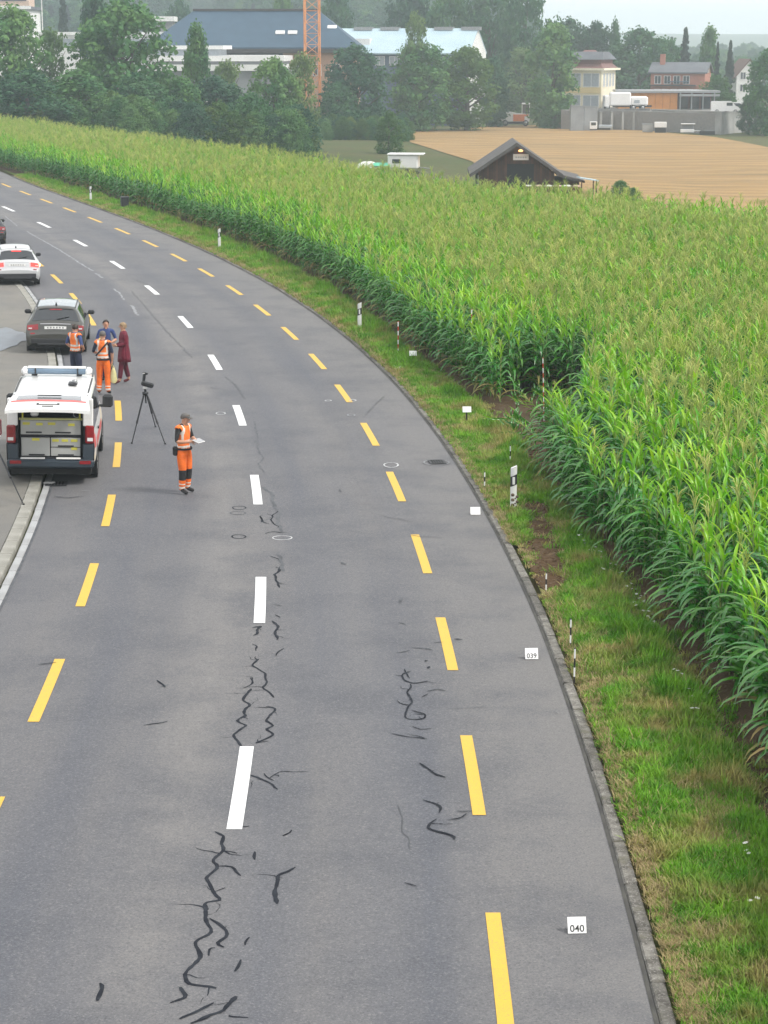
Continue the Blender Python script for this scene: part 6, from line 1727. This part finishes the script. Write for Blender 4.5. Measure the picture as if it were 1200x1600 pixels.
mb.grid(rows); mb.grid([[(x, -y, z) for x, y, z in r] for r in rows], flip=True); mb.build('sack', mat('pale yellow plastic', (.62, .58, .30), .5, (.5, .46, .22), 7), bg_)
MB().tube([(-.03, 0, .41), (-.04, 0, .48), (-.03, 0, .53), (-.01, 0, .48), (.02, 0, .41)], .008, 5).build('handle', MATS['pale yellow plastic'], bg_)
# man in navy facing the camera, behind him
q = G(163, 600); q.z = .02
person((q.x + .02, q.y + .55, .02), 8, 'bearded man in navy shirt facing the camera behind the worker',
    dict(elL=(.27, .0, 1.16), wrL=(.14, -.20, 1.10), haL=(.07, -.25, 1.09), elR=(-.27, .0, 1.16), wrR=(-.14, -.21, 1.09), haR=(-.06, -.24, 1.08)),
    dict(shirt=M_BLUE, trousers=M_NAVY, shoes=M_BOOT, loose=True, hair=M_HAIRD, look=(.05, -1, -.25)))
# officer in vest over a blue shirt, at the olive car
q = G(120, 604); q.z = .03
po, J, hd = person((q.x, q.y, .03), 146, 'officer in orange vest over a blue shirt beside the olive car',
    dict(elL=(.29, .05, 1.17), wrL=(.20, -.10, 1.02), haL=(.14, -.16, .98), elR=(-.29, .06, 1.16), wrR=(-.20, -.12, 1.02), haR=(-.13, -.17, 1.0), skull=(0.01, -.03, 1.60)),
    dict(shirt=M_BLUE, trousers=M_NAVY, shoes=M_BOOT, vest=True, loose=True, hair=M_HAIRD, look=(.6, -1, -.1)))
MB().lathe([(.168, .93), (.182, .93), (.182, .985), (.168, .985)], 20).build('belt', M_BLKC, po)
# woman in the maroon coat
q = G(195, 600); q.z = .02
person(q, -74, 'blonde woman in a long maroon coat at the right of the group',
    dict(elL=(.20, .02, 1.14), wrL=(.13, -.20, 1.08), haL=(.09, -.28, 1.10), elR=(-.20, .02, 1.14), wrR=(-.14, -.19, 1.06), haR=(-.10, -.27, 1.08), knL=(.09, -.10, .50), anL=(.10, -.16, .085), toL=(.11, -.33, .04), knR=(-.09, .04, .50), anR=(-.10, .14, .095), toR=(-.11, -.02, .04)),
    dict(shirt=M_MAROON, trousers=M_MAROON2, shoes=M_SHOE, long=True, loose=True, ankles=True, coat=True, slim=True, hair=M_HAIRB, hairlow=-.7, look=(0, -1, -.05)))
# ================================================================== SMALL THINGS
def tripod_legs(root, H, feet, m, rad=.016):
    for fx, fy in feet:
        a = Vector((fx * .08, fy * .08, H)); b = Vector((fx, fy, 0)); mid = a.lerp(b, .58)
        lg = MB().tube([a, mid], rad * 1.35, 6).build('leg', m, root)
        MB().tube([mid - (b - a).normalized() * .06, b], rad * .85, 6).build('lower_leg', m, lg); MB().tube([mid - (b - a).normalized() * .05, mid + (b - a).normalized() * .03], rad * 1.7, 6).build('clamp', M_PLAST, lg); MB().lathe([(0, 0), (.025, 0), (.02, .03), (0, .03)], 8, tuple(b)).build('foot', M_RUB, lg)
M_DEV = mat('black instrument', (0.014, 0.016, 0.02), .45)
# survey tripod on the road
q = G(229, 690)
t = empty('survey_tripod', (q.x, q.y, .018), 0, 'black survey tripod with a measuring instrument standing on the road', 'tripod')
fl, fr, fm = G(206, 694), G(258, 695), G(243, 668)
tripod_legs(t, 1.16, [(fl.x - q.x, fl.y - q.y), (fr.x - q.x, fr.y - q.y), (fm.x - q.x, fm.y - q.y)], M_DEV)
MB().lathe([(0, 1.13), (.07, 1.13), (.075, 1.19), (.03, 1.2), (.03, 1.27), (0, 1.27)], 12).build('head', M_DEV, t)
MB().tube([(0, 0, 1.13), (.01, 0, .92)], .02, 6).build('centre_column', M_DEV, t)
ins = MB().box((.06, -.02, 1.38), (.30, .13, .12), ry=R(16), bev=.03).build('instrument', M_DEV, t)
MB().box((.0, 0, 1.29), (.10, .10, .05), bev=.01).build('level_base', M_FRAME, t)
MB().box((-.02, 0, 1.53), (.07, .08, .18), ry=R(8), bev=.02).build('grip', M_DEV, ins); MB().box((.01, 0, 1.64), (.13, .08, .05), ry=R(12), bev=.015).build('flash', M_DEV, ins); MB().box((-.02, -.045, 1.645), (.05, .01, .02)).build('sensor', M_FRAME, ins)
# second tripod at the left edge
q = G(-12, 765)
t = empty('target_tripod', (q.x, q.y, .08), 0, 'dark tripod with a red and white target box at the left edge', 'tripod')
ff = G(37, 789, .08)
tripod_legs(t, 1.05, [(ff.x - q.x, ff.y - q.y), (-.45, -.3), (-.05, .5)], M_DEV)
MB().lathe([(0, 1.02), (.07, 1.02), (.06, 1.10), (0, 1.10)], 12).build('head', M_DEV, t)
bx_ = MB().box((.13, -.03, 1.28), (.24, .16, .34), bev=.02).build('target_box', mat('dark red case', (.28, .02, .035), .5), t)
MB().box((.215, -.115, 1.30), (.05, .012, .28)).build('white_edge', M_FRAME, bx_); MB().box((.13, -.115, 1.115), (.24, .012, .03)).build('white_base', M_FRAME, bx_)

# delineator posts
def delineator(px, py, label, H=.96):
    q = G(px, py); z = verge_z(q.x, q.y) - .04
    p = empty('delineator_post', (q.x, q.y, z), R(-4), label, 'road post', 'delineator posts along the verge')
    def sec(z, k=1): return [(.065 * k, -.02 * k, z), (.03 * k, -.05 * k, z), (-.03 * k, -.05 * k, z), (-.065 * k, -.02 * k, z), (-.05 * k, .05 * k, z), (.05 * k, .05 * k, z)]
    def loft(zs, name, m, k0=1.0, par=None, skew=0.0):
        mb = MB(); rows = []
        for z in zs:
            s_ = sec(z, k0); rows.append([(x, y, z + skew * x) for x, y, z in s_ + s_[:1]])
        mb.grid(rows); mb.add(rows[-1][:6], [tuple(range(6))]); mb.add(rows[0][:6], [tuple(range(5, -1, -1))]); return mb.build(name, m, par or p)
    body = loft((0, .3, H * .62), 'lower_body', M_FRAME, 1, None, 0); loft((H * .80, H - .02, H), 'top_body', M_FRAME, 1, None, .45)
    band = loft((H * .60, H * .70, H * .82), 'black_band', M_PLAST, 1.02, None, .45)
    MB().box((0, -.056, H * .71), (.05, .012, .155), bev=.005).build('reflector', mat('white reflector', (.8, .8, .8), .15), band)
    MB().box((0, 0, .02), (.16, .14, .08), bev=.02).build('foot', M_CONC, p)
    return p
delineator(802, 801, 'nearest white road post, muddy at its foot, before the gap in the corn')
delineator(562, 519, 'second nearest white road post on the verge')
delineator(343, 390, 'third white road post from the camera, before the corn edge')
delineator(142, 316, 'farthest white road post near the top left bend')
q = G(806, 801)
mb = MB()
# mud splashes on the nearest post
for k in range(9): mb.lathe([(0, 0), (.02 + .012 * (k % 3), .006), (0, .012)], 6, (q.x - .02 + .05 * math.sin(k * 2.1), q.y - .055, .10 + .035 * k), 0, 'Y')
mo = mb.build('mud', mat('dry mud', (.14, .10, .07), .95), None); mo.parent = [o for o in bpy.data.objects if o.name == 'delineator_post'][0]; mo.location = -Vector(mo.parent.location) ; mo.rotation_euler = (0, 0, 0)

# number plates set out by the investigators
M_CARD = mat('white number card', (.82, .82, .82), .5, (.78, .78, .78), 5)
M_INK = mat('black print', (.03, .03, .03), .6)
def card_on_road(px, py, label, digits=None, w=.20, h=.175, rz=R(3)):
    q = G(px, py); z = .012
    p = empty('number_marker', (q.x, q.y, z), rz, label, 'marker', 'number markers on the asphalt')
    tilt = R(-28)
    fr_ = MB().box((0, .5 * h * math.sin(R(28)), .5 * h * math.cos(R(28))), (w, .006, h), rx=tilt).build('card', M_CARD, p)
    MB().box((0, .5 * h * math.sin(R(28)) + .075, .5 * h * math.cos(R(28)) - .01), (w * .96, .006, h), rx=R(24)).build('back_card', M_CARD, p)
    if digits:
        cu = bpy.data.curves.new('digits', 'FONT'); cu.body = digits; cu.size = .105; cu.align_x = 'CENTER'; cu.extrude = .001; cu.offset = .0006
        to = bpy.data.objects.new('t', cu); col.objects.link(to); dg = bpy.context.evaluated_depsgraph_get(); dg.update()
        me = bpy.data.meshes.new_from_object(to.evaluated_get(dg)); bpy.data.objects.remove(to); me.materials.clear(); me.materials.append(M_INK)
        o = link('printed_number', me, fr_); o.rotation_euler = (R(90) + tilt, 0, 0)
        o.location = Vector((0, .018 * math.sin(R(28)) - .006, .018 * math.cos(R(28)) + .002))
    return p
card_on_road(902, 1460, 'white number card reading 040 on the asphalt at the lower right', '040')
card_on_road(831, 1031, 'white number card on the asphalt left of the striped poles', '039')
card_on_road(743, 805, 'white number card on the asphalt left of the nearest road post', None, .20, .16)
def card_on_stick(px, py, label, w=.22, h=.15):
    q = G(px, py); z = verge_z(q.x, q.y)
    p = empty('number_sign', (q.x, q.y, z), R(4), label, 'marker', 'number signs on the verge')
    MB().box((0, .01, .15), (.035, .02, .34)).build('stake', M_PLAST, p); MB().box((0, -.045, .36), (w, .012, h), rx=R(-22), bev=.004).build('plate', M_CARD, p)
card_on_stick(729, 663, 'white blank sign on a short black stake, nearer of two in the grass')
card_on_stick(645, 572, 'white blank sign on a short black stake, farther one near the red striped pole')

def striped_pole(px, py0, py1, label, c1, c2, r=.018, lean=(0, 0), n=None, gz=None):
    q = G(px, py1); z = verge_z(q.x, q.y) if gz is None else gz
    top = AT(px, py0, q.y).z; H = max(.25, top - z)
    n = n or max(4, int(H / .12))
    p = empty('striped_pole', (q.x, q.y, z), 0, label, 'pole', 'striped poles on the verge'); p.rotation_euler = (lean[0], lean[1], 0)
    for k in range(n): MB().tube([(0, 0, -.04 + (H + .04) * k / n), (0, 0, -.04 + (H + .04) * (k + 1) / n)], r, 7).build('band', c1 if k % 2 else c2, p)
    MB().lathe([(r, H), (r * .6, H + .02), (0, H + .03)], 7).build('tip', c2, p)
M_RED = mat('red pole paint', (.55, .05, .03), .5)
striped_pole(897, 1014, 1071, 'black and white striped pole nearest the camera at the kerb', M_CARD, M_PLAST, .013)
striped_pole(891, 968, 1016, 'black and white striped pole second from the camera', M_CARD, M_PLAST, .013)
striped_pole(853, 896, 930, 'black and white striped pole standing in the churned soil', M_CARD, M_PLAST, .013)
striped_pole(757, 738, 766, 'short striped pole left of the nearest road post', M_CARD, M_PLAST, .014)
striped_pole(797, 697, 728, 'striped pole right behind the nearest road post', M_CARD, M_PLAST, .014)
striped_pole(622, 503, 558, 'red and white striped pole on the verge near the second road post', M_CARD, M_RED, .016)
striped_pole(736, 484, 592, 'red and white striped pole half hidden inside the corn', M_CARD, M_RED, .016, gz=0)
striped_pole(850, 560, 664, 'thin red and white striped pole in the gap of the corn', M_CARD, M_RED, .011, (0, R(-2)), n=14, gz=0.02)
# debris and covers
def scrap(px, py, label, w, l, seed, m=None):
    q = G(px, py); z = verge_z(q.x, q.y); rr = random.Random(seed)
    p = empty('debris_piece', (q.x, q.y, z), rr.uniform(-.4, .4), label, 'debris')
    rows = [[(w * (x - .5) * (1 - .5 * abs(y - .5)), l * (y - .5), .06 + .05 * math.sin(5 * x + seed) * math.cos(3 * y) + .02 * rr.random()) for x in np.linspace(0, 1, 6)] for y in np.linspace(0, 1, 5)]
    o = MB().grid(rows).build('torn_sheet', m or M_FRAME, p); sol = o.modifiers.new('t', 'SOLIDIFY'); sol.thickness = .008
scrap(628, 581, 'bent white piece of car debris lying in the verge grass', .36, .30, 2)
scrap(662, 570, 'greenish white torn leaf piece on the grass below the corn', .34, .2, 4, mat('pale torn leaf', (.45, .55, .35), .7))
def drain(px, py, w, l, rz, label, name='drain_cover'):
    q = G(px, py); off = 0.016
    p = empty(name, (q.x, q.y, off), rz, label, 'drain')
    fr_ = MB()
    for x in (-w / 2, w / 2): fr_.box((x, 0, .006), (.04, l + .04, .012))
    for y in (-l / 2, l / 2): fr_.box((0, y, .006), (w, .04, .0125))
    fr_.build('frame', M_PLAST, p); MB().box((0, 0, .0), (w, l, .004)).build('shaft_shade', M_SHADEFL, p)  # black plate under the bars, painted as the shade of the shaft
    for k in range(6): MB().box((-w / 2 + w * (k + .5) / 6, 0, .006), (w * .07, l - .03, .010)).build('bar', M_PLAST, p)
drain(683, 723, .34, .42, R(7), 'black drain grate in the bike lane near the right kerb')
drain(88, 757, .42, .42, R(6), 'black drain grate beside the kerb behind the police van')
q = G(77, 757); p = empty('paper_scrap', (q.x, q.y, .03), .3, 'small white scrap lying on the gutter beside the drain grate', 'scrap')
MB().grid([[(x * .13, y * .09, .012 + .012 * math.sin(4 * x + 2 * y)) for x in (-1, -.3, .3, 1)] for y in (-1, 0, 1)]).build('sheet', M_FRAME, p)
q = G(610, 549); p = empty('concrete_slab', (q.x, q.y, .03), R(4), 'grey concrete slab in the verge grass by the second road post', 'slab')
MB().box((0, 0, .02), (.62, .35, .07), bev=.01).build('slab', M_CONC, p); MB().box((0, -.1, .058), (.2, .03, .012)).build('lifting_slot', M_PLAST, p)
# dark cabinet at the corn edge, far
q = G(195, 327); p = empty('roadside_cabinet', (q.x, q.y, .02), heading(q.y), 'dark box standing at the corn edge near the far bend', 'cabinet')
MB().box((0, 0, .38), (.42, .36, .55), bev=.03).build('housing', M_PLAST, p); MB().box((0, 0, .68), (.48, .42, .06), bev=.02).build('lid', mat('dark lid', (.04, .04, .045), .6), p)
for sg in (-1, 1): MB().box((sg * .2, 0, .05), (.06, .36, .12)).build('foot', M_PLAST, p)
# ================================================================== HAZE
mb = MB(); mb.box((0, 1900, 27), (6400, 4400, 80))
hm = bpy.data.materials.new('thin haze'); hm.use_nodes = True
hn = hm.node_tree.nodes; hl = hm.node_tree.links; hn.clear()
pv = hn.new('ShaderNodeVolumePrincipled'); pv.inputs['Color'].default_value = (0.80, 0.92, 1.0, 1); pv.inputs['Density'].default_value = 0.0005; pv.inputs['Anisotropy'].default_value = 0.2
ho = hn.new('ShaderNodeOutputMaterial'); hl.new(pv.outputs[0], ho.inputs['Volume'])
tag(mb.build('haze', hm), 'thin bluish haze over the valley', 'haze', kind='stuff')
